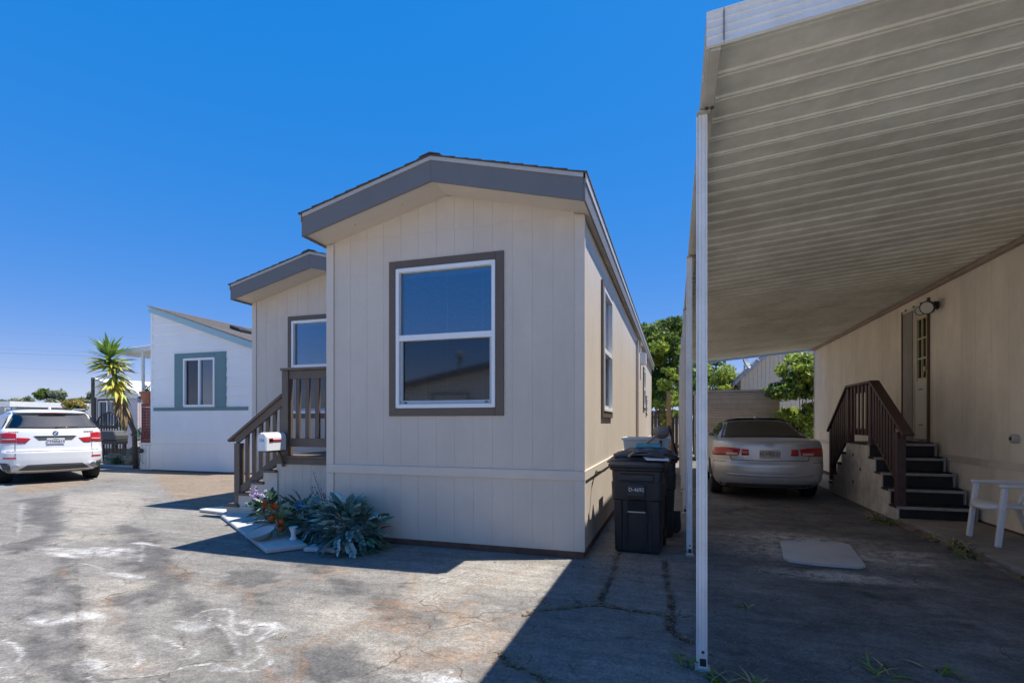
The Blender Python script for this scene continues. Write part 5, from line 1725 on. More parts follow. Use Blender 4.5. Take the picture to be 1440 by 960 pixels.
def bin_top():
    z = 1.085
    # folded tarp: several lumpy layers
    t = thing('folded_tarp', 'crumpled black tarpaulin folded on top of the front bin', 'tarp', (-.42, 6.35, z))
    rr = random.Random(5)
    for i, (cx, cy, sx, sy, zz, th) in enumerate(((-.40, 6.38, .33, .27, .0, .05), (-.36, 6.34, .30, .22, .045, .04), (-.30, 6.30, .25, .15, .08, .035))):
        P = []
        for a in range(15):
            row = []
            for b in range(15):
                u, v = -1 + a / 7, -1 + b / 7
                e = max(abs(u), abs(v))
                edge = 1 + .10 * math.sin(5 * math.atan2(v, u) + i * 2)
                h_ = zz + z + th * (1 - e ** 4) + .014 * math.sin(7 * u + 3 * v + i) * (1 - e ** 3) + .010 * math.sin(11 * v - 4 * u)
                row.append((cx + sx * u * edge, cy + sy * v * edge, h_ - .03 * (e ** 6) * (i == 0)))
            P.append(row)
        mb = MB().grid(P)
        rim = [P[0][j] for j in range(15)] + [P[j][14] for j in range(1, 15)] + [P[14][j] for j in range(13, -1, -1)] + [P[j][0] for j in range(13, 0, -1)]
        mb.grid([rim, [(x, y, min(zz_ - .012, z + zz)) for x, y, zz_ in rim]], close=True)
        mb.build('fold', M['tarp'], t, smooth=True)
    # white sheet of card at the right front corner
    c = MB().add([(-.30, 6.02, z - .006), (-.06, 6.03, z - .010), (-.07, 6.20, z + .02), (-.36, 6.16, z + .03)], [(0, 1, 2, 3)]).add([(-.30, 6.02, z - .009), (-.06, 6.03, z - .013), (-.07, 6.20, z + .017), (-.36, 6.16, z + .027)], [(3, 2, 1, 0)]).build('card_sheet', M['white_lab'])
    tag(c, 'small pale card sheet at the right corner of the front bin lid', 'card')
    # teal tray
    tr = MB()
    zt = z + .115
    for a, b, c_, d in ((-.44, -.16, 6.28, 6.56),):
        tr.box(a, b, c_, d, zt, zt + .008)
        for q in ((a, b, c_, c_ + .01), (a, b, d - .01, d), (a, a + .01, c_ + .011, d - .011), (b - .01, b, c_ + .011, d - .011)):
            tr.box(*q, zt + .009, zt + .05)
    tag(tr.build('plastic_tray', M['traybl'], bev=.004), 'teal plastic tray resting on the black tarpaulin', 'tray')
    # pale blue tote on the rear bin
    to = thing('storage_tote', 'pale blue plastic storage tote standing on the rear bin', 'tote', (-.42, 7.2, 1.11))
    x0, x1, y0, y1, zb, zt = -.66, -.06, 7.02, 7.42, 1.115, 1.30
    m = MB()
    A = [(x0 + .02, y0 + .02, zb), (x1 - .02, y0 + .02, zb), (x1 - .02, y1 - .02, zb), (x0 + .02, y1 - .02, zb)]
    B = [(x0, y0, zt), (x1, y0, zt), (x1, y1, zt), (x0, y1, zt)]
    Ci = [(x0 + .012, y0 + .012, zt), (x1 - .012, y0 + .012, zt), (x1 - .012, y1 - .012, zt), (x0 + .012, y1 - .012, zt)]
    Di = [(x0 + .03, y0 + .03, zb + .012), (x1 - .03, y0 + .03, zb + .012), (x1 - .03, y1 - .03, zb + .012), (x0 + .03, y1 - .03, zb + .012)]
    m.grid([A, B, Ci, Di], close=True)
    m.f += [(0, 1, 2, 3), (12, 13, 14, 15)]
    m.mi += [0, 0]
    m.build('tub', M['tote'], to, bev=.006)
    rim = MB()
    for q in ((x0 - .015, x1 + .015, y0 - .015, y0 - .001), (x0 - .015, x1 + .015, y1 + .001, y1 + .015), (x0 - .015, x0 - .001, y0, y1), (x1 + .001, x1 + .015, y0, y1)):
        rim.box(*q, zt - .03, zt + .004)
    rim.build('rim', M['tote'], to, bev=.004)
    MB().box(-.19, -.16, y0 - .012, y0 + .012, zb + .08, zt - .032).build('latch', M['black2'], to)
    # plunger like tool with a wooden handle lying across
    p = thing('hand_brush', 'grey round headed brush with raw wood handle leaning over the bins', 'brush', (-.25, 6.6, 1.3))
    a, b = Vector((-.50, 6.05, 1.12)), Vector((-.205, 6.92, 1.345))
    MB().tube([a, a + (b - a) * .98], [.015, .013], 10).build('handle', M['woodraw'], p, smooth=True)
    hd = MB().blob((-.17, 7.0, 1.375), (.11, .10, .085), 4, .06, 8, 14)
    hd.build('head', M['greymop'], p, smooth=True)
    # thin stick
    s_ = MB().tube([(.02, 7.0, 1.10), (-.03, 7.02, 1.30), (-.075, 7.05, 1.46)], [.014, .013, .018], 8)
    tag(s_.build('walking_stick', M['black2'], smooth=True), 'thin dark stick standing against the pale blue tote', 'stick')
    # long handled shovel by the carport post
    sh = thing('garden_shovel', 'dark long handled shovel leaning beside the rear bin', 'shovel', (.0, 7.6, 0))
    MB().tube([(-.10, 7.02, 1.10), (-.03, 7.3, .30)], [.014, .016], 8).build('handle', M['bark'], sh, smooth=True)
    bl = MB()
    P = []
    for i in range(7):
        u = i / 6
        w_ = .10 * (1 - .15 * u) if u < .8 else .10 * (.88 - (u - .8) * 2)
        P.append([(-.03 + .03 * u + w_ * v, 7.3 + .03 * u - .02 * (1 - v * v), .32 - .30 * u) for v in (-1, -.5, 0, .5, 1)])
    bl.grid(P).grid([[(x, y + .006, z_) for x, y, z_ in row] for row in P])
    bl.build('blade', M['black2'], sh, smooth=True)
    co = MB().tube([(-.70, 6.12, 1.02), (-.80, 6.20, .93), (-.90, 6.30, .90), (-.945, 6.55, .90)], .010, 6)
    tag(co.build('cord', M['black2'], smooth=True), 'black cord running from the front bin to the tan wall', 'cord')


bin_top()

# ------------------------------------------------------------ slabs by the porch
def slab(pts, z0, th, label, m=M['slab']):
    tag(MB().prism(pts, 'z', z0, z0 + th).build('paving_slab', m, bev=.012), label, 'paving slab', 'pale slabs in front of the porch')


slab([(-6.82, 6.42), (-4.44, 4.80), (-4.16, 5.16), (-6.48, 6.80)], .004, .055, 'long pale concrete slab under the flowers in front of the porch')
slab([(-4.43, 4.80 + .37), (-4.145, 5.18), (-3.72, 5.30), (-3.98, 5.62), (-4.28, 5.50)], .004, .05, 'short pale slab under the teal foliage') if False else None
slab([(-4.10, 5.00), (-3.62, 5.12), (-3.80, 5.60), (-4.14, 5.26)], .004, .05, 'short pale slab joined to the long one under the teal foliage')
slab([(-7.62, 6.74), (-6.93, 6.62), (-6.95, 7.22), (-7.48, 7.28)], .004, .05, 'small sunlit slab at the foot of the porch steps')


# ------------------------------------------------------------ foliage tools
def leaf_mesh(name, length, width, m, fold=.18, bend=.25, n=6, tip=1.0):
    L_, Rr = [], []
    vs, fs = [], []
    for i in range(n + 1):
        u = i / n
        w = width * math.sin(math.pi * min(1, .06 + u ** .8 * .94)) ** .8
        if i == n:
            w = .0015
        y = length * u
        z = -bend * length * u * u
        vs += [(-w, y, z + fold * w), (0, y, z), (w, y, z + fold * w)]
    for i in range(n):
        for j in range(2):
            a = i * 3 + j
            fs.append((a, a + 1, a + 4, a + 3))
    return MB().add(vs, fs).mesh(name, m, smooth=True, fix=False)


def spray_mesh(name, length, leaflet, width, m, pairs=5, seed=0, droop=.35):
    """a compound leaf: stalk and paired leaflets"""
    rr = random.Random(seed)
    mb = MB()
    P = lambda u: Vector((0, length * u * (1 - .15 * u), .25 * length * u - droop * length * u * u))
    mb.tube([P(k / 6) for k in range(7)], [.006 * (1 - .1 * k) for k in range(7)], 4)

    def lf(base, d, ln, w):
        d = d.normalized()
        side = d.cross(Vector((0, 0, 1))).normalized()
        up = side.cross(d)
        n = 5
        vs, fs = [], []
        for i in range(n + 1):
            u = i / n
            ww = w * math.sin(math.pi * min(.98, .08 + u * .92)) ** .75 * (1 + .12 * (i % 2))
            c = base + d * ln * u - Vector((0, 0, 1)) * ln * .22 * u * u
            vs += [c - side * ww + up * ww * .22, c, c + side * ww + up * ww * .22]
        for i in range(n):
            for j in range(2):
                a = i * 3 + j
                fs.append((a, a + 1, a + 4, a + 3))
        mb.add(vs, fs)
    for k in range(pairs):
        u = .28 + .62 * k / max(pairs - 1, 1)
        for sg in (-1, 1):
            d = Vector((sg * rr.uniform(.7, 1), .75 + .5 * u, rr.uniform(-.1, .25)))
            lf(P(u), d, leaflet * rr.uniform(.8, 1.1) * (1.05 - .3 * abs(u - .5)), width)
    lf(P(1), Vector((0, 1, -.2)), leaflet * 1.1, width * 1.05)
    return mb.mesh(name, m, smooth=True, fix=False)


def aim(o, d, roll=0):
    """point local +y along d with local +z upward"""
    d = Vector(d).normalized()
    side = d.cross(Vector((0, 0, 1)))
    if side.length < 1e-4:
        side = Vector((1, 0, 0))
    side.normalize()
    up = side.cross(d)
    mx = Matrix((side, d, up)).transposed()
    o.rotation_euler = (mx @ Matrix.Rotation(roll, 3, 'Y')).to_euler()


def bush_of(root, meshes, c, rad, n, seed, up=.35, smin=.7, smax=1.15, name='leaf_spray', k0=.15, k1=.62, low=-.15, sag=0):
    rr = random.Random(seed)
    for i in range(n):
        a = 2 * math.pi * (i * .618034)
        el = low + (1 - low) * rr.random() ** 1.1
        d = Vector((math.cos(a) * math.cos(el * 1.35), math.sin(a) * math.cos(el * 1.35), math.sin(el * 1.35)))
        k = rr.uniform(k0, k1)
        p = Vector(c) + Vector((d.x * rad[0] * k, d.y * rad[1] * k, max(d.z, -.1) * rad[2] * k))
        p.z = max(p.z, .03)
        o = put(name, rr.choice(meshes), root, p)
        aim(o, d + Vector((0, 0, up * rr.uniform(-.6, 1) - sag)), rr.uniform(-.6, .6))
        s_ = rr.uniform(smin, smax)
        o.scale = (s_, s_, s_)


def flower_mesh(name, r_, m, petals=7, cup=.5, seed=0):
    mb = MB()
    rr = random.Random(seed)
    for ring, (k, cu) in enumerate(((1.0, cup), (.65, cup + .5))):
        for i in range(petals):
            a = 2 * math.pi * (i + .5 * ring) / petals + rr.uniform(-.1, .1)
            vs, fs = [], []
            for j in range(4):
                u = j / 3
                w = r_ * .42 * k * math.sin(math.pi * min(.97, .2 + u * .75))
                rad = r_ * k * u
                zz = r_ * cu * u * u
                cx, cy = rad * math.cos(a), rad * math.sin(a)
                tx, ty = -math.sin(a), math.cos(a)
                vs += [(cx - tx * w, cy - ty * w, zz + .004), (cx, cy, zz), (cx + tx * w, cy + ty * w, zz + .004)]
            for j in range(3):
                for q in range(2):
                    b = j * 3 + q
                    fs.append((b, b + 1, b + 4, b + 3))
            mb.add(vs, fs)
    return mb.mesh(name, m, smooth=True, fix=False)


def flower_beds():
    teal = [spray_mesh('leaf_spray', .20, .085, .021, M['teal_leaf'], 5, k, .7) for k in range(3)]
    teal2 = [spray_mesh('leaf_spray', .20, .095, .025, M['teal_pale'], 4, 9 + k, .7) for k in range(2)]
    grn = [spray_mesh('leaf_spray', .20, .095, .020, M['silk_green'], 4, 20 + k, .4) for k in range(2)]
    yel = [leaf_mesh('leaf_blade', .34, .010, M['silk_yel'], .2, .55, 7)]
    blade_t = [leaf_mesh('leaf_blade', .19, .020, M['teal_leaf'], .25, .35, 7), leaf_mesh('leaf_blade', .17, .018, M['silk_green'], .25, .3, 7)]
    # big teal bush at the corner
    r = thing('artificial_plant', 'largest blue green artificial leaf bush against the tan skirting', 'artificial plant', (-3.62, 5.36, .02))
    bush_of(r, teal, (-3.74, 5.34, .10), (.34, .30, .50), 150, 1, .5, .5, .9, k0=.4, k1=.98, sag=.15, low=-.05)
    bush_of(r, grn, (-3.60, 5.36, .08), (.36, .32, .40), 46, 3, .3, .55, .95, k0=.4, k1=.9, sag=.3)
    bush_of(r, teal2, (-3.66, 5.30, .12), (.38, .34, .44), 26, 2, .3, .5, .95, k0=.6, k1=1.0, low=.0, sag=.3)
    for p, d in (((-3.62, 5.03, .20), (.1, -.7, -.35)), ((-3.70, 5.02, .16), (-.4, -.6, -.3)), ((-3.53, 5.05, .15), (.5, -.5, -.3))):
        o = put('leaf_spray', teal2[1], r, p)
        aim(o, d, .5)
        o.scale = (.8, .8, .8)
    # middle teal bush
    r = thing('artificial_plant', 'smaller blue green artificial plant in the middle of the flower row', 'artificial plant', (-4.22, 5.56, .05))
    bush_of(r, teal, (-4.20, 5.56, .10), (.34, .30, .46), 70, 4, .35, .55, .95, k0=.4, k1=.9, sag=.3)
    bush_of(r, grn, (-4.22, 5.55, .08), (.34, .30, .40), 30, 5, .3, .55, .95, k0=.4, k1=.9, sag=.3)
    # dark twiggy plant
    r = thing('artificial_plant', 'smoky twiggy artificial plant with tall thin stems against the porch panel', 'artificial plant', (-4.55, 6.05, .02))
    rr = random.Random(8)

    def sprig(p0, p1, p2, n, s0):
        mb = MB().tube([p0, p1, p2], [.006, .004, .002], 5)
        for k in range(n):
            q = p1.lerp(p2, k / (n - 1))
            d = Vector((rr.uniform(-1, 1), rr.uniform(-1, 1), rr.uniform(0, 1))).normalized()
            s_ = d.cross(Vector((0, 0, 1))).normalized() * s0 * .28
            mb.add([q, q + d * s0 + s_, q + d * s0 * 2, q + d * s0 - s_], [(0, 1, 2, 3)])
        mb.build('stem', M['twig'], r, fix=False)
    for i in range(18):
        a, h = rr.uniform(0, 6.28), rr.uniform(.32, .58)
        p0 = Vector((-4.52, 6.0, .03))
        sprig(p0, p0 + Vector((math.cos(a) * .12, math.sin(a) * .12, h * .55)), p0 + Vector((math.cos(a) * .32, math.sin(a) * .18, h)), 9, .032)
    sprig(Vector((-4.5, 6.0, .1)), Vector((-4.62, 6.0, .50)), Vector((-4.76, 6.0, .84)), 8, .022)
    bush_of(r, blade_t, (-4.52, 5.95, .06), (.34, .22, .34), 34, 9, .3, name='leaf')
    # orange bouquet with grassy blades
    r = thing('flower_bouquet', 'orange silk flowers among yellow green blades on the long slab', 'flowers', (-4.85, 5.72, .06))
    bush_of(r, yel, (-4.93, 5.54, .14), (.22, .18, .26), 90, 11, .2, name='leaf_blade')
    bush_of(r, grn, (-4.74, 5.80, .18), (.34, .28, .40), 34, 12, .4)
    bush_of(r, blade_t, (-4.72, 5.78, .16), (.34, .28, .36), 46, 13, .4, name='leaf')
    fl = [flower_mesh('blossom', .048, M['orange'], 7, .5, k) for k in range(2)]
    for i, p in enumerate(((-4.98, 5.40, .46), (-4.90, 5.42, .42), (-4.80, 5.36, .20), (-4.72, 5.34, .24), (-4.86, 5.36, .27), (-5.04, 5.46, .40), (-4.66, 5.32, .16))):
        o = put('blossom', fl[i % 2], r, p)
        o.rotation_euler = (R(55), R(15 * (i % 3)), i)
        s_ = 1 + .15 * (i % 3)
        o.scale = (s_, s_, s_)
    o = put('blossom', flower_mesh('blossom', .07, M['bluefl'], 6, .7, 5), r, (-4.55, 5.50, .44))
    o.rotation_euler = (R(60), 0, .4)
    # lilac bouquet
    r = thing('flower_bouquet', 'lilac silk flowers over dark green leaves at the porch steps', 'flowers', (-5.75, 6.25, .06))
    bush_of(r, grn, (-5.74, 6.25, .16), (.30, .24, .30), 34, 14, .5, .7, 1)
    bush_of(r, blade_t, (-5.74, 6.25, .18), (.28, .22, .42), 40, 15, .6, .7, 1, name='leaf')
    fl = [flower_mesh('blossom', .040, M['lilac'], 6, .35, k) for k in range(2)]
    rr = random.Random(2)
    for i in range(11):
        o = put('blossom', fl[i % 2], r, (-5.78 + rr.uniform(-.17, .20), 6.04 + rr.uniform(-.03, .06), .46 + rr.uniform(-.08, .08)))
        o.rotation_euler = (R(60) + rr.uniform(-.3, .3), rr.uniform(-.4, .4), rr.uniform(0, 6))
    # pots
    p = MB().lathe([(.07, 0), (.12, .06), (.165, .10), (.175, .105), (.16, .10), (.11, .06), (.02, .03)], 20)
    o = p.build('planter_bowl', M['slab'], None, (-4.86, 5.20, .062), smooth=True)
    o.rotation_euler = (R(16), R(-6), 0)
    tag(o, 'tipped pale planter bowl on the long slab below the orange flowers', 'planter')
    p = MB().lathe([(.045, 0), (.048, .015), (.028, .04), (.03, .09), (.05, .15), (.056, .16), (.045, .15), (.02, .12)], 18)
    tag(p.build('urn', M['white_resin'], None, (-4.47, 5.28, .062), smooth=True), 'small white urn between the orange flowers and the teal bush', 'urn')
    # black bulb at the porch guard
    b = MB().tube([(-4.66, 6.53, .995), (-4.66, 6.53, 1.07)], [.02, .03], 8)
    b.build('deck_light', M['white_lab'], bpy.data.objects['porch'], smooth=True)


flower_beds()


# ------------------------------------------------------------ weeds and litter
def weeds():
    rr = random.Random(12)
    gm = [leaf_mesh('blade', .14, .009, M['weed'], .2, .4, 4), leaf_mesh('blade', .16, .008, M['straw'], .2, .5, 4), leaf_mesh('blade', .08, .014, M['weed'], .2, .2, 4), leaf_mesh('blade', .07, .012, M['leaf_y'], .2, .2, 4)]
    spots = [((.24, 3.20), 26, .8, 'green weed tuft at the foot of the nearest carport post', 0), ((.08, 3.42), 20, .7, 'weed tuft on the left side of the nearest post base', 0),
             ((.44, 3.25), 22, .7, 'dry weed patch just right of the nearest post', 1), ((.75, 3.12), 20, .75, 'low bright green weed in the middle of the dark driveway foreground', 2),
             ((1.15, 3.60), 18, .8, 'spiky weed in the driveway crack toward the cover plate', 0), ((1.52, 3.74), 14, .8, 'rightmost spiky weed out on the open driveway', 0),
             ((.55, 4.6), 14, .6, 'faint dry weed halfway up the driveway', 1),
             ((3.05, 9.05), 34, 1.3, 'tall weed tuft at the bottom of the maroon railed steps', 0), ((2.98, 9.4), 30, 1.2, 'dry straw weed along the peeling side panel', 1),
             ((3.20, 7.35), 40, 1.5, 'large straw coloured tuft on the edging by the chair', 1), ((3.12, 7.0), 26, 1.1, 'green tuft in the brick edging nearer the camera than the chair', 0),
             ((3.16, 7.9), 22, 1.4, 'wispy dry tuft between the steps and the chair', 1), ((3.17, 6.15), 22, .9, 'green tuft in the edging at the right border', 2), ((-2.62, 2.96), 10, .35, 'tiny green weed sprouting from the chalk marks', 2)]
    for (x, y), n, s_, lab, kd in spots:
        r = thing('weed_tuft', lab, 'weed', (x, y, 0))
        for i in range(n):
            me = gm[kd] if rr.random() < .6 else rr.choice(gm)
            p = (x + rr.gauss(0, .045 * s_), y + rr.gauss(0, .06 * s_), -.004)
            o = put('blade', me, r, p)
            a = rr.uniform(0, 6.28)
            aim(o, (math.cos(a) * .6, math.sin(a) * .6, rr.uniform(.2, 1.1)), rr.uniform(-.5, .5))
            k = s_ * rr.uniform(.6, 1.25)
            o.scale = (k, k, k)
    # leaf litter in the cracks and round the bins
    mb = MB()
    pts = []
    for w_, pl in G_CRACKS[:4]:
        for i in range(len(pl) - 1):
            for k in range(26):
                t = rr.random()
                pts.append((pl[i][0] + (pl[i + 1][0] - pl[i][0]) * t + rr.gauss(0, .03), pl[i][1] + (pl[i + 1][1] - pl[i][1]) * t + rr.gauss(0, .03)))
    for _ in range(420):
        pts.append((rr.uniform(-.95, -.2), rr.uniform(4.9, 6.3)))
    for _ in range(300):
        pts.append((rr.gauss(.3, .35), rr.gauss(3.4, .35)))
    for _ in range(260):
        pts.append((rr.uniform(3.0, 3.3), rr.uniform(3, 9.2)))
    for _ in range(220):
        pts.append((rr.uniform(.2, 3), rr.uniform(3, 9)))
    for _ in range(160):
        pts.append((rr.uniform(-4, -1.0), rr.uniform(5.2, 5.65)))
    for x, y in pts:
        a, s_ = rr.uniform(0, 6.28), rr.uniform(.006, .017)
        c_, d = math.cos(a) * s_, math.sin(a) * s_
        h = rr.uniform(.002, .012)
        mb.add([(x - c_, y - d, .003), (x + d * .5, y - c_ * .5, h), (x + c_, y + d, .004), (x - d * .5, y + c_ * .5, h)], [(0, 1, 2, 3)])
    tag(mb.build('leaf_litter', M['litter'], fix=False), kind='stuff')


weeds()

# ------------------------------------------------------------ trees
def leaves(name, clumps, n_per, size, mats, seed, root=None, weights=None):
    """many small bent leaf faces gathered in clumps; each clump leans to one leaf colour"""
    g_ = np.random.default_rng(seed)
    V, Fm = [], []
    tot = 0
    vs_all, mi_all = [], []
    for (cx, cy, cz, rx, ry, rz) in clumps:
        n = int(n_per * (rx * ry * rz) ** (2 / 3) / .25) + 12
        d = g_.normal(size=(n, 3))
        d /= np.linalg.norm(d, axis=1)[:, None]
        rad = g_.random(n) ** .45
        p = np.array([cx, cy, cz]) + d * rad[:, None] * np.array([rx, ry, rz])
        a = g_.normal(size=(n, 3))
        a /= np.linalg.norm(a, axis=1)[:, None]
        b = np.cross(a, d + g_.normal(size=(n, 3)) * .5)
        b /= np.linalg.norm(b, axis=1)[:, None] + 1e-9
        s_ = size * g_.uniform(.6, 1.3, n)[:, None]
        a, b = a * s_, b * s_ * .45
        vs_all.append(np.stack([p - a, p + b, p + a, p - b], 1))
        main = g_.choice(len(mats), p=weights)
        mi = np.where(g_.random(n) < .7, main, g_.choice(len(mats), n, p=weights))
        mi_all.append(mi)
    v = np.concatenate(vs_all).reshape(-1, 3)
    mi = np.concatenate(mi_all)
    nq = len(mi)
    me = bpy.data.meshes.new(name)
    me.vertices.add(len(v))
    me.vertices.foreach_set('co', v.astype(np.float32).ravel())
    me.loops.add(nq * 4)
    me.loops.foreach_set('vertex_index', np.arange(nq * 4, dtype=np.int32))
    me.polygons.add(nq)
    me.polygons.foreach_set('loop_start', np.arange(0, nq * 4, 4, dtype=np.int32))
    for m in mats:
        me.materials.append(m)
    me.update(calc_edges=True)
    me.polygons.foreach_set('material_index', mi.astype(np.int32))
    return put(name, me, root)


def tree(name, label, base, h, crown, trunk_r, nclump, n_per, size, mats, seed, weights=None, cat='tree', group=None, limbs=6):
    """crown = (rx, ry, z0, z1)"""
    r = thing(name, label, cat, base, group)
    rr = random.Random(seed)
    rx, ry, z0, z1 = crown
    bx, by, bz = base
    mid = (z0 + z1) / 2
    tr = MB().tube([(bx, by, bz - .1), (bx + rr.uniform(-.1, .1), by, bz + z0 * .6), (bx + rr.uniform(-.2, .2), by + rr.uniform(-.2, .2), bz + mid)], [trunk_r, trunk_r * .75, trunk_r * .35], 9)
    cl = []
    for i in range(nclump):
        a = rr.uniform(0, 6.28)
        u = rr.random() ** .6
        zz = rr.uniform(-1, 1)
        k = math.sqrt(max(0, 1 - zz * zz * .8))
        c = (bx + rx * u * k * math.cos(a), by + ry * u * k * math.sin(a), bz + mid + (z1 - z0) / 2 * zz * .9)
        q = rr.uniform(.16, .34) * min(rx, (z1 - z0) / 2) * 1.25
        cl.append((c[0], c[1], c[2], q * rr.uniform(.8, 1.4), q * rr.uniform(.8, 1.4), q * rr.uniform(.6, 1.0)))
    for i in range(limbs):
        c = cl[i % len(cl)]
        tr.tube([(bx, by, bz + z0 * .7), ((bx + c[0]) / 2, (by + c[1]) / 2, (bz + z0 + c[2]) / 2), c[:3]], [trunk_r * .45, trunk_r * .25, .012], 6)
    tr.build('trunk', M['bark'], r, smooth=True, fix=False)
    leaves('crown', cl, n_per, size, mats, seed, r, weights)
    return r


tree('leafy_tree', 'tall dark green tree between the tan home and the carport posts', (-.75, 31.0, 0), 8, (2.0, 2.0, 2.2, 7.4), .16, 46, 300, .13, [M['leaf_d'], M['leaf_m'], M['leaf_y']], 3, [.3, .5, .2])
tree('lime_shrub', 'bright lime shrub rising above the wooden fence boards', (-.33, 23.3, 0), 4, (.55, .5, 1.2, 3.9), .05, 22, 420, .085, [M['leaf_y'], M['leaf_m']], 4, [.75, .25], 'shrub')
tree('green_shrub', 'sunlit green shrub right of the ribbed shed', (4.45, 21.3, 0), 4, (1.0, .8, .4, 4.0), .06, 70, 420, .095, [M['leaf_m'], M['leaf_y'], M['leaf_d']], 5, [.40, .52, .08], 'shrub')
tree('leafy_tree', 'pale feathery tree seen over the left end of the ribbed shed', (1.6, 28.5, 0), 5, (1.7, 1.3, 1.8, 4.9), .1, 30, 260, .10, [M['leaf_m'], M['leaf_y'], M['leaf_o']], 6, [.35, .4, .25])
tree('ivy_bush', 'yellow green creeper spilling along the top of the ribbed shed', (2.6, 24.6, 0), 3, (1.5, .4, 2.2, 3.15), .04, 18, 300, .08, [M['leaf_y'], M['leaf_m']], 7, [.6, .4], 'creeper')
tree('leafy_tree', 'bright tree high beside the shed and the first carport post', (.9, 26.0, 0), 6, (1.0, 1.0, 2.4, 5.6), .1, 26, 300, .10, [M['leaf_m'], M['leaf_y']], 8, [.55, .45])
# far left
G = 'trees beyond the houses on the left'
tree('round_tree', 'round olive tree behind the grey roofs, left of the yucca', (-52.3, 30.8, 0), 5, (1.75, 1.75, 1.8, 4.35), .2, 34, 150, .22, [M['leaf_o'], M['leaf_m'], M['leaf_d']], 13, [.75, .15, .1], group=G)
tree('round_tree', 'olive tree at the far left edge behind the grey roofs', (-71.0, 38.0, 0), 5, (2.6, 2.6, 1.5, 4.1), .2, 34, 120, .26, [M['leaf_o'], M['leaf_m'], M['leaf_d']], 14, [.75, .15, .1], group=G)
tree('round_tree', 'small dark olive tree low between two taller crowns', (-66.5, 41.5, 0), 5, (2.0, 2.0, 1.4, 3.6), .2, 24, 120, .26, [M['leaf_o'], M['leaf_d']], 15, [.8, .2], group=G)
tree('round_tree', 'brownish olive tree right behind the gold bush', (-49.0, 32.6, 0), 5, (1.7, 1.7, 1.8, 4.1), .2, 30, 150, .22, [M['leaf_o'], M['leaf_g'], M['leaf_d']], 16, [.7, .25, .05], group=G)
tree('round_tree', 'low wide tree on the far left horizon', (-79.0, 36.0, 0), 5, (3.0, 3.0, 1.2, 3.6), .2, 30, 90, .3, [M['leaf_o'], M['leaf_d']], 19, [.85, .15], group=G)
tree('gold_bush', 'golden leaved bush above the white vehicle roof', (-33.2, 21.0, 0), 3, (.95, .8, .9, 2.75), .06, 26, 200, .13, [M['leaf_g'], M['leaf_y'], M['leaf_o']], 17, [.6, .25, .15], 'bush')


def yucca():
    r = thing('yucca_tree', 'leaning yucca with spiky green and yellow rosettes and a dry skirt', 'yucca', (-16.85, 12.5, 0))
    path = [Vector((-16.80, 12.50, 0)), Vector((-16.86, 12.5, 1.2)), Vector((-17.10, 12.42, 1.8)), Vector((-17.36, 12.36, 2.6)), Vector((-17.62, 12.30, 3.35)), Vector((-17.72, 12.26, 3.75))]
    MB().tube(path, [.08, .07, .07, .07, .065, .05], 9).build('trunk', M['bark'], r, smooth=True)
    L_ = [leaf_mesh('leaf', .72, .032, M['yuc_g'], .35, .14, 6), leaf_mesh('leaf', .72, .034, M['yuc_y'], .35, .22, 6), leaf_mesh('leaf', .66, .030, M['yuc_d'], .3, .25, 6)]
    rr = random.Random(4)

    def at(t):
        k = t * (len(path) - 1)
        i = min(int(k), len(path) - 2)
        return path[i].lerp(path[i + 1], k - i)
    N = 290
    for i in range(N):
        t = .40 + .60 * (i / N) ** .75
        a = i * 2.39996
        if t > .90:
            me, el = L_[0], rr.uniform(.1, 1.3) + (t - .9) * 3
        elif t > .74:
            me, el = (L_[0] if rr.random() < .55 else L_[1]), rr.uniform(-.45, .45)
        elif t > .58:
            me, el = (L_[1] if rr.random() < .7 else L_[0]), rr.uniform(-.95, -.1)
        else:
            me, el = (L_[2] if rr.random() < .85 else L_[1]), rr.uniform(-1.45, -.85)
        d = Vector((math.cos(a) * math.cos(el), math.sin(a) * math.cos(el), math.sin(el)))
        o = put('leaf', me, r, at(t) + d * .03)
        aim(o, d, rr.uniform(-.5, .5))
        s_ = rr.uniform(.68, .94)
        o.scale = (s_ * 1.7, s_ * 1.12, s_)


yucca()


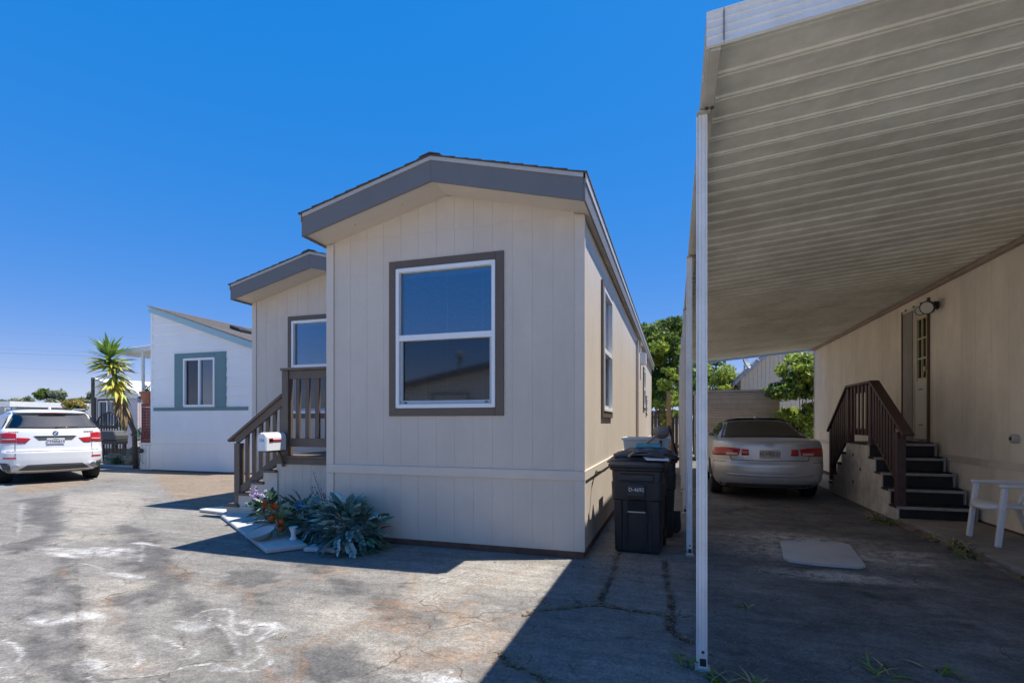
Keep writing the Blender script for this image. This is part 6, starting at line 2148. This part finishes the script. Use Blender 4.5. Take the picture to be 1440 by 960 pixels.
# ------------------------------------------------------------ white home on the left
def white_home():
    X0, X1, Y = -15.60, -11.65, 12.10
    r = thing('mobile_home', 'white lap sided mobile home with teal shutters on the left', 'mobile home', (-13.6, Y, 0))
    T = facing('-y', Y)
    w = M['white_sid']
    zt = lambda x: 5.02 + (x - X0) * (3.70 - 5.02) / (X1 - X0)
    win = (-14.26, -13.04, 1.98, 3.44)
    hole = (win[0] + .02, win[1] - .02, win[2] + .02, win[3] - .02)
    c = wallcore(T, X0, X1, .05, 3.68, [hole])
    c.prism([(X0, 3.69), (X1, 3.69), (X0, 4.98)], 'y', Y + .0028, Y + .11)
    c.build('wall', w, r)
    z = .86
    i = 0
    p = .285
    while z < 5.0:
        z1 = min(z + p, 5.0)
        # board leans out at its lower edge; ends follow the roof slope
        for a, b, e, f in rects_minus(X0 + .02, X1 - .02, z, min(z1, 3.66 if z < 3.66 else 9), [hole]):
            mb = MB()
            if zt(b) - .03 < f:
                xe = X0 + (f - 5.02) * (X1 - X0) / (3.70 - 5.02) - .05
                xe2 = X0 + (e - 5.02) * (X1 - X0) / (3.70 - 5.02) - .05
                q = [(a, e), (max(min(b, xe2), a + .01), e), (max(min(b, xe), a + .005), f), (a, f)]
            else:
                q = [(a, e), (b, e), (b, f - .005), (a, f - .005)]
            vs = [T(u, -.006, zz) for u, zz in q] + [T(u, .022 if k < 2 else .002, zz) for k, (u, zz) in enumerate(q)]
            mb.add(vs, [(0, 1, 2, 3), (7, 6, 5, 4), (0, 4, 5, 1), (1, 5, 6, 2), (2, 6, 7, 3), (3, 7, 4, 0)])
            mb.build('lap_board', w, r)
        z = min(z1, 3.66) if z < 3.66 <= z1 else z1
    siding(r, T, X0 + .02, X1 - .0, .04, .85, .42, w, name='skirting_board')
    for a, b in ((X0 - .01, X0 + .075), (X1 - .085, X1)):
        MB().prism([(a, .86), (b, .86), (b, zt(b)), (a, zt(a))], 'y', Y - .02, Y + .005).build('corner_trim', w, r)
    board(r, 'base_strip', T, X0, X1, -.05, .006, .0, .038, M['bolt'])
    # teal shutters and belt
    for a, b in ((-14.62, -14.265), (-13.035, -12.62)):
        board(r, 'shutter', T, a, b, .0, .034, 1.965, 3.60, M['teal'])
    board(r, 'head_trim', T, -14.26, -13.04, .0, .034, 3.445, 3.60, M['teal'])
    board(r, 'belt_trim', T, -15.48, -11.82, .0, .03, 1.86, 1.962, M['teal'])
    wd = hung_window(r, T, *win, .0, None, blind=False, slider=True, fw=.06, curtain=False, proud=.035)
    MB().box(X0 + .05, X1 - .05, Y + 1.2, Y + 1.3, .3, 3.6).build('partition', M['room'], r)
    P = []
    for k in range(31):
        P.append([(-13.62 + .52 * k / 30, Y + .14 + .018 * math.sin(k * 1.5), zz) for zz in (2.0, 3.42)])
    MB().grid(P).build('curtain', M['curtain'], wd, smooth=True, fix=False)
    # sides, back, roof
    YB = 26.0
    c = MB().box(X1 - .11, X1 - .001, Y + .115, YB, .05, 3.68).box(X0, X0 + .1, Y + .115, YB, .05, 4.98)
    c.build('wall', w, r)
    MB().box(X0 + .11, X1 - .12, YB - .1, YB, .05, 3.68).build('wall', w, r)
    f = MB().prism([(X0 - .0, 4.93), (X1 + .10, 3.60), (X1 + .10, 3.80), (X0 - .0, 5.12)], 'y', Y - .10, Y - .07)
    f.build('rake_board', M['aqua'], r)
    MB().prism([(X0 + .0, 4.985), (X1 + .10, 3.70), (X1 + .10, 3.72), (X0 + .0, 5.0)], 'y', Y - .068, Y + .0).build('soffit', M['cream_trim'], r)
    MB().prism([(X0 - .02, 5.0), (X1 + .12, 3.69), (X1 + .12, 3.80), (X0 - .02, 5.12)], 'y', Y - .068, YB).build('roof_deck', w, r)
    n = 13
    for i in range(n):
        u0, u1 = i / n, (i + 1) / n
        xa, xb = X1 + .16 + (X0 - .04 - X1 - .16) * u0, X1 + .16 + (X0 - .04 - X1 - .16) * u1
        zl = lambda x: 5.128 + (x - X0 + .02) * (3.808 - 5.128) / (X1 + .12 - X0 + .02)
        MB().prism([(xa, zl(xa)), (xb - .02, zl(xb - .02)), (xb - .02, zl(xb - .02) + .006), (xa, zl(xa) + .024)], 'y', Y - .13, YB + .05).build('shingle_course', M['shingle2'], r)
    MB().box(X1 + .125, X1 + .24, Y - .11, YB, 3.62, 3.745).build('gutter', M['vinyl'], r, bev=.01)
    for x, y in ((-13.6, 13.6), (-11.9, 14.0)):
        zz = zl(x)
        MB().prism([(x - .22, zl(x - .22) + .02), (x + .22, zl(x + .22) + .02), (x + .22, zl(x + .22) + .12), (x - .22, zl(x - .22) + .14)], 'y', y - .25, y + .25).build('roof_vent', M['black2'], r, bev=.02)
    # entry porch on its left side
    MB().prism([(-18.1, 3.80), (X0 - .03, 3.93), (X0 - .03, 4.10), (-18.1, 3.97)], 'y', 12.75, 15.5).build('porch_roof', M['alum'], r, bev=.01)
    MB().box(-16.95, -16.88, 12.80, 12.87, 1.2, 3.86).build('porch_post', M['vinyl'], r)
    MB().box(-18.0, -17.92, 15.2, 15.28, 0, 3.80).build('porch_post', M['vinyl'], r)
    MB().box(-15.75, -15.68, 12.80, 12.87, 1.2, 3.86).build('porch_post', M['vinyl'], r)
    MB().box(-16.10, X0 - .012, Y + .02, Y + .06, .03, .80).build('porch_skirt', w, r)
    MB().box(-16.10, -16.04, Y + .07, 14.8, .03, .80).box(-16.14, X0 - .012, Y, 14.8, .81, .86).build('porch_deck', w, r)
    for x in (-16.02, -15.86, -15.72):
        MB().box(x, x + .01, Y + .012, Y + .0195, .04, .80).build('seam', M['outlet'], r)
    la = MB().box(-16.12, -15.64, Y + .07, Y + .10, 2.0, 2.10).box(-16.12, -15.64, Y + .07, Y + .10, .87, .97)
    for k in range(7):
        x = -16.10 + k * .07
        la.box(x, x + .042, Y + .06, Y + .075, .975, 1.99)
    for k in range(11):
        zz = 1.0 + k * .09
        la.box(-16.12, -15.64, Y + .078, Y + .092, zz, zz + .052)
    la.build('lattice', M['red_lat'], r)
    m = MB().lathe([(.06, 0), (.075, -.03), (.075, -.09), (.04, -.11)], 16, (-16.0, Y + .012, .62), 'y').build('gas_meter', M['greytrim'], r, smooth=True)
    MB().tube([(-16.0, Y - .06, .50), (-15.98, Y - .06, .30), (-15.85, Y - .06, .22)], .018, 6).build('pipe', M['outlet'], m)


white_home()


def left_garden():
    # terracotta pot on the red lattice wall
    p = MB().lathe([(.16, 0), (.24, .30), (.27, .31), (.27, .37), (.23, .37), (.20, .32)], 18)
    tag(p.build('flower_pot', M['terra'], None, (-15.90, 12.26, 2.105), smooth=False), 'terracotta pot on top of the red lattice', 'flower pot')
    r = thing('potted_plant', 'thin leafy plant growing from the terracotta pot', 'plant', (-15.9, 12.26, 2.48))
    leaves('foliage', [(-15.9, 12.26, 2.62, .16, .14, .16), (-16.0, 12.26, 2.5, .1, .1, .1)], 220, .05, [M['leaf_m'], M['leaf_d']], 31, r)
    MB().tube([(-15.9, 12.26, 2.40), (-15.9, 12.26, 2.6)], .012, 5).build('stem', M['bark'], r)
    # white letter box on a post
    r = thing('post_box', 'white letter box on a post beside the white home', 'letter box', (-17.3, 13.2, 0))
    MB().box(-17.34, -17.26, 13.17, 13.25, 0, .95).build('post', M['vinyl'], r, bev=.005)
    prof = [(-.14, 0), (.14, 0)] + [(.14 * math.cos(t), .22 + .14 * math.sin(t)) for t in np.linspace(0, math.pi, 9)]
    MB().prism([(-17.3 + a, .96 + b) for a, b in prof], 'y', 13.0, 13.5).build('body', M['mail_white'], r)
    MB().prism([(-17.3 + a * .92, .965 + b * .95) for a, b in prof], 'y', 12.985, 12.998).build('door', M['mail_white'], r)
    # house with a white gable behind the yucca
    r = thing('house', 'small house with a white gable and dark window behind the yucca', 'house', (-25, 18, 0))
    X0, X1, Y = -26.35, -23.55, 17.6
    T = facing('-y', Y)
    wn_ = (-26.0, -24.95, 1.32, 2.52)
    c = wallcore(T, X0, X1, .3, 2.6, [(wn_[0] + .02, wn_[1] - .02, wn_[2] + .02, wn_[3] - .02)])
    c.build('wall', M['pinkwall'], r)
    MB().prism([(X0, 2.62), (X1, 2.62), (X1, 2.72), (X0, 3.5)], 'y', Y - .012, Y + .08).build('gable', M['white_paint'], r)
    MB().box(X0, X0 + .1, Y + .12, 27, .3, 3).box(X1 - .1, X1, Y + .12, 27, .3, 2.6).box(X0, X1, 27.01, 27.1, .3, 2.6).build('wall', M['pinkwall'], r)
    MB().box(X0, X1, Y + .0, Y + .1, 0, .29).build('base', M['fence'], r)
    MB().prism([(X0 - .1, 3.54), (X1 + .1, 2.72), (X1 + .1, 2.82), (X0 - .1, 3.64)], 'y', Y - .05, 27.3).build('roof', M['alum'], r)
    hung_window(r, T, *wn_, .09, M['iron'], blind=False, slider=True, proud=.03)
    MB().box(X0 + .2, X1 - .2, Y + 1, Y + 1.1, .4, 2.5).build('partition', M['room'], r)
    MB().box(-26.02, -25.92, Y - .35, Y - .25, 0, 3.6).build('corner_post', M['iron'], r)
    MB().box(-21.9, -19.6, 17.0, 19.4, 3.25, 3.40).build('awning', M['alum'], r)
    MB().box(-21.0, -20.85, 17.2, 17.35, 0, 3.24).build('awning_post', M['bluegrey'], r)
    MB().box(-23.5, -19.9, 18.6, 18.7, .0, 2.9).build('wall', M['pinkwall'], r)
    # black iron arched gate
    g_ = thing('iron_gate', 'black arched iron gate in front of the small house', 'gate', (-23.3, 16.2, 0))
    cx, hw = -23.32, .80
    for i in range(11):
        u = -1 + i / 5
        h_ = 1.28 + .66 * math.sqrt(max(0, 1 - u * u))
        MB().tube([(cx + hw * u, 16.2, .05), (cx + hw * u, 16.2, h_)], .024, 6).build('bar', M['iron'], g_)
    MB().tube([(cx + hw * math.cos(t), 16.2, 1.28 + .66 * math.sin(t)) for t in np.linspace(0, math.pi, 17)], .035, 6).build('arch', M['iron'], g_)
    for z in (.35, 1.35):
        MB().tube([(cx - hw, 16.2, z), (cx + hw, 16.2, z)], .03, 6).build('cross_rail', M['iron'], g_)
    for s_ in (-1, 1):
        MB().box(cx + s_ * (hw + .1) - .05, cx + s_ * (hw + .1) + .05, 16.15, 16.25, 0, 1.6 if s_ > 0 else 2.6).build('post', M['iron'], g_)
    # barbecue
    b = thing('barbecue', 'dark grey barbecue grill with domed lid near the gate', 'barbecue', (-20.2, 14.2, 0))
    MB().prism([(-.42, .85), (.42, .85), (.42, 1.02), (.33, 1.2), (-.33, 1.2), (-.42, 1.02)], 'y', 13.95, 14.45).build('lid', M['greytrim'], b, bev=.03)
    o = bpy.data.objects[b.children[0].name]
    o.location = Vector((-20.2, 0, 0)) - W[b.name]
    MB().box(-20.62, -19.78, 13.97, 14.43, .70, .845).build('firebox', M['black2'], b, bev=.02)
    MB().box(-21.05, -20.64, 14.0, 14.4, .80, .84).build('side_shelf', M['outlet'], b)
    for x in (-20.55, -19.9):
        for y in (14.02, 14.36):
            MB().box(x, x + .05, y, y + .05, 0, .69).build('leg', M['black2'], b)
    # rocks and little plants along the garden edge
    rr = random.Random(6)
    spots = [(-18.75, 13.15, .30), (-18.2, 13.35, .26), (-17.85, 13.6, .34), (-18.5, 13.9, .42), (-17.6, 14.1, .4), (-18.0, 14.5, .48), (-18.9, 14.4, .36), (-17.5, 13.15, .2)]
    names = ['low ochre rock at the near left of the garden edge', 'ochre rock in the front of the garden edge', 'rounded ochre rock near the letter box post', 'broad ochre rock behind the front row', 'tall ochre rock beside the letter box', 'largest ochre rock at the back of the heap', 'ochre rock nearest the barbecue', 'smallest ochre rock at the foot of the letter box']
    for k, ((x, y, s_), nm) in enumerate(zip(spots, names)):
        tag(MB().blob((x, y, s_ * .55), (s_ * 1.1, s_, s_ * .85), 40 + k, .28, 7, 10).build('rock', M['rock']), nm, 'rock', 'garden rocks by the gate')
    for k, (x, y, z, s_, lab) in enumerate(((-18.3, 12.9, .18, .28, 'low grey green plant before the ochre rocks'), (-17.2, 13.7, .35, .35, 'dark leafy plant behind the letter box post'), (-16.6, 13.0, .25, .3, 'small shrub against the white porch skirt'), (-16.75, 12.65, 1.15, .33, 'spiky green plant at the yucca foot beside the lattice'))):
        r = thing('garden_plant', lab, 'plant', (x, y, 0))
        leaves('foliage', [(x, y, z, s_, s_, s_ * .8), (x + s_ * .5, y, z * .8, s_ * .6, s_ * .6, s_ * .5)], 160, .06, [M['leaf_o'], M['leaf_m'], M['leaf_d']] if k != 3 else [M['leaf_y'], M['leaf_m'], M['leaf_m']], 60 + k, r, [.4, .3, .3])
        MB().tube([(x, y, 0), (x, y, z)], .02, 5).build('stem', M['bark'], r)
    # kerb line
    tag(MB().box(-20.5, -16.2, 12.72, 12.84, -.02, .07).build('kerb', M['slab']), kind='structure')


left_garden()


def far_left_houses():
    r = thing('house', 'far low house with a pale flat roof and window at the left edge', 'house', (-40, 22, 0))
    T = facing('-y', 21.0)
    wn_ = (-44.2, -43.0, 1.5, 2.15)
    wallcore(T, -47, -38.2, 0, 2.45, [wn_]).build('wall', M['bluegrey'], r)
    MB().box(-47.3, -37.9, 20.6, 25, 2.46, 2.78).build('roof', M['alum'], r)
    hung_window(r, T, *wn_, .06, M['vinyl'], blind=False, slider=True)
    MB().box(-46.9, -38.3, 21.12, 24.8, 0, 2.4).build('core', M['bluegrey'], r)
    MB().box(-47.2, -38.0, 20.2, 20.3, 0, 1.55).build('low_wall', M['white_paint'], r)
    r = thing('house', 'far house with a slate grey roof behind the white vehicle', 'house', (-38, 24, 0))
    MB().box(-43.5, -31.5, 26.2, 31, 0, 2.0).build('wall', M['bluegrey'], r)
    MB().prism([(25.7, 2.0), (31.5, 2.0), (28.6, 3.0)], 'x', -43.9, -31.1).build('roof', M['grey_roof2'], r)
    r = thing('house', 'distant pale roofed house between the gold bush and the small house', 'house', (-29, 22, 0))
    MB().box(-31.0, -27.2, 21.2, 26, 0, 2.3).build('wall', M['bluegrey'], r)
    MB().prism([(-31.4, 2.2), (-26.8, 2.2), (-26.8, 3.35)], 'y', 20.9, 26.4).build('roof', M['grey_roof2'], r)
    for k, (z0, z1) in enumerate(((13.17, 12.1), (11.12, 10.7), (10.6, 10.35), (8.98, 8.57))):
        a, b = Vector((-92, 34, z0)), Vector((-10, 58, z1 - 1.0))
        pts = [a.lerp(b, t) - Vector((0, 0, 1.2 * (1 - (2 * t - 1) ** 2))) for t in np.linspace(0, 1, 15)]
        o = MB().tube(pts, .012, 5).build('power_line', M['wire'], smooth=True)
        tag(o, ['highest power cable across the left sky', 'second power cable from the top of the left sky', 'third power cable down in the left sky', 'lowest power cable in the left sky'][k], 'power cable', 'power cables in the left sky')


far_left_houses()


# ------------------------------------------------------------ behind the carport
def back_lot():
    r = thing('garden_shed', 'tan ribbed metal shed wall at the end of the carport driveway', 'shed', (1.6, 22, 0))
    z, k = .05, 0
    prof = [(0, 0), (-.045, .012), (-.045, .075), (0, .095), (0, .2)]
    mb = MB()
    A = [(.8, 22.0 + dy, dz) for dy, dz in prof]
    B = [(3.79, 22.0 + dy, dz) for dy, dz in prof]
    mb.grid([A, B])
    me = mb.mesh('wall_panel', M['shed'], fix=False)
    for i in range(13):
        put('wall_panel', me, r, (0, 0, .05 + i * .203))
    MB().box(.81, 3.78, 22.01, 24.0, .03, 2.68).build('core', M['shed'], r)
    MB().box(.76, 3.83, 21.94, 24.06, 2.70, 2.78).build('roof', M['shed'], r)
    MB().box(3.75, 3.82, 21.96, 22.01, .03, 2.69).build('corner_trim', M['shed'], r)
    # house with dish
    h = thing('house', 'sand coloured gable house behind the shed', 'house', (6, 27, 0))
    T = facing('-y', 27.0)
    n = 22
    X0 = 3.02
    zt = lambda x: 3.72 + (x - X0) * .92
    MB().prism([(X0, 0), (9.0, 0), (9.0, 4.5), (7.0, 7.2), (X0, 3.6)], 'y', 27.02, 33).build('wall', M['sand_sid'], h)
    for i in range(n):
        a, b = X0 + i * .18, X0 + (i + 1) * .18 - .012
        MB().prism([(a, .05), (b, .05), (b, zt(b) - .15), (a, zt(a) - .15)], 'y', 27.0, 27.019).build('siding_board', M['sand_sid'], h)
    MB().prism([(X0 - .3, zt(X0 - .3) - .16), (7.0, zt(7) - .16), (7.0, zt(7) + .04), (X0 - .3, zt(X0 - .3) + .04)], 'y', 26.75, 26.80).build('rake_board', M['bluegrey'], h)
    MB().prism([(X0 - .32, zt(X0 - .32) + .05), (7.0, zt(7) + .05), (7.0, zt(7) + .13), (X0 - .32, zt(X0 - .32) + .13)], 'y', 26.7, 33.2).build('roof', M['grey_roof2'], h)
    MB().prism([(X0 - .28, zt(X0 - .28) - .14), (7.0, zt(7) - .14), (7.0, zt(7) - .12), (X0 - .28, zt(X0 - .28) - .12)], 'y', 26.805, 27.0).build('soffit', M['sand_sid'], h)
    d = thing('satellite_dish', 'grey satellite dish on the eave of the sand house', 'satellite dish', (3.15, 26.6, 3.8))
    MB().tube([(3.25, 26.72, 3.72), (3.12, 26.6, 3.95), (3.12, 26.6, 4.22)], .03, 7).build('mast', M['bluegrey'], d)
    P = []
    mx = Matrix.Translation((3.10, 26.55, 4.32)) @ Vector((.8, -.4, .35)).normalized().to_track_quat('Z', 'Y').to_matrix().to_4x4()
    for i in range(6):
        rad = .36 * i / 5 + .01
        P.append([tuple(mx @ Vector((rad * math.cos(t) * .85, rad * math.sin(t), .35 * rad * rad / .36))) for t in np.linspace(0, 2 * math.pi, 20)[:-1]])
    MB().grid(P, close=True).grid([[(x, y, z + .012) for x, y, z in q] for q in P], close=True).build('dish', M['bluegrey'], d, smooth=True)
    MB().tube([(3.12, 26.5, 4.10), (3.45, 26.42, 4.22), (3.66, 26.38, 4.36)], .018, 6).build('arm', M['bluegrey'], d)
    MB().tube([(3.62, 26.38, 4.44), (3.72, 26.36, 4.36)], .045, 8).build('feed_horn', M['bluegrey'], d)
    # board fence at the end of the side yard
    f = thing('board_fence', 'weathered dark board fence at the end of the side yard', 'fence', (-.6, 24.2, 0))
    rr = random.Random(9)
    for i in range(12):
        x = -1.2 + i * .15
        piece('fence_board', x, x + .142, 24.2, 24.225, .03, 2.05 + round(rr.uniform(-.03, .03), 2), M['fence'], f)
    for z in (.4, 1.7):
        MB().box(-1.2, .6, 24.226, 24.27, z, z + .09).build('rail', M['fence'], f)
    # timber posts and rail in the side yard
    t = thing('timber_trellis', 'low timber trellis post and rails beside the carport posts', 'trellis', (-.13, 13.0, 0))
    MB().box(-.19, -.10, 13.0, 13.09, 0, 2.25).build('post', M['woodraw'], t)
    MB().box(-.19, -.10, 16.0, 16.09, 0, 2.0).build('post', M['woodraw'], t)
    for z in (.35, .75, 1.15):
        MB().box(-.13, -.10, 13.095, 15.99, z, z + .09).build('rail', M['fence'], t)
    for y in (13.4, 13.9, 14.4, 14.9, 15.4):
        MB().box(-.165, -.135, y, y + .07, .1, 1.35).build('picket', M['fence'], t)


back_lot()


# ------------------------------------------------------------ across the lane, seen in the window reflections
def facing_home():
    r = thing('mobile_home', 'mobile home across the lane mirrored in the front windows', 'mobile home', (-6, -9, 0))
    X0, X1, Y, xm = -13.0, 2.4, -9.0, -5.3
    z = lambda x: 4.32 - .19 * abs(x - xm)
    MB().prism([(X0, .1), (X1, .1), (X1, z(X1) - .1), (xm, z(xm) - .1), (X0, z(X0) - .1)], 'y', -22, Y - .005).build('wall', M['white_sid'], r)
    T = facing('+y', Y)
    siding(r, T, X0, X1, .1, 3.8, .8, M['white_sid'], top=lambda x: z(x) - .12)
    for a, b in ((X0 - .3, xm), (xm, X1 + .3)):
        MB().prism([(a, z(a) - .1), (b, z(b) - .1), (b, z(b) + .06), (a, z(a) + .06)], 'y', -22.3, Y + .35).build('roof', M['shingle'], r)
        MB().prism([(a, z(a) - .22), (b, z(b) - .22), (b, z(b) + .03), (a, z(a) + .03)], 'y', Y + .351, Y + .38).build('rake_board', M['fascia'], r)
    MB().lathe([(.10, 3.6), (.10, 4.55), (.20, 4.57), (.20, 4.78), (.05, 4.85)], 12, (-9.6, -11, 0)).build('vent_pipe', M['outlet'], r)
    MB().lathe([(.08, 3.6), (.08, 4.4), (.15, 4.42), (.15, 4.6)], 12, (-7.2, -11.6, 0)).build('vent_pipe', M['outlet'], r)
    for x in (-10, -3.5):
        hung_window(r, T, x, x + 1.6, 1.3, 2.7, .08, M['dark_trim'], blind=False, slider=True)


facing_home()
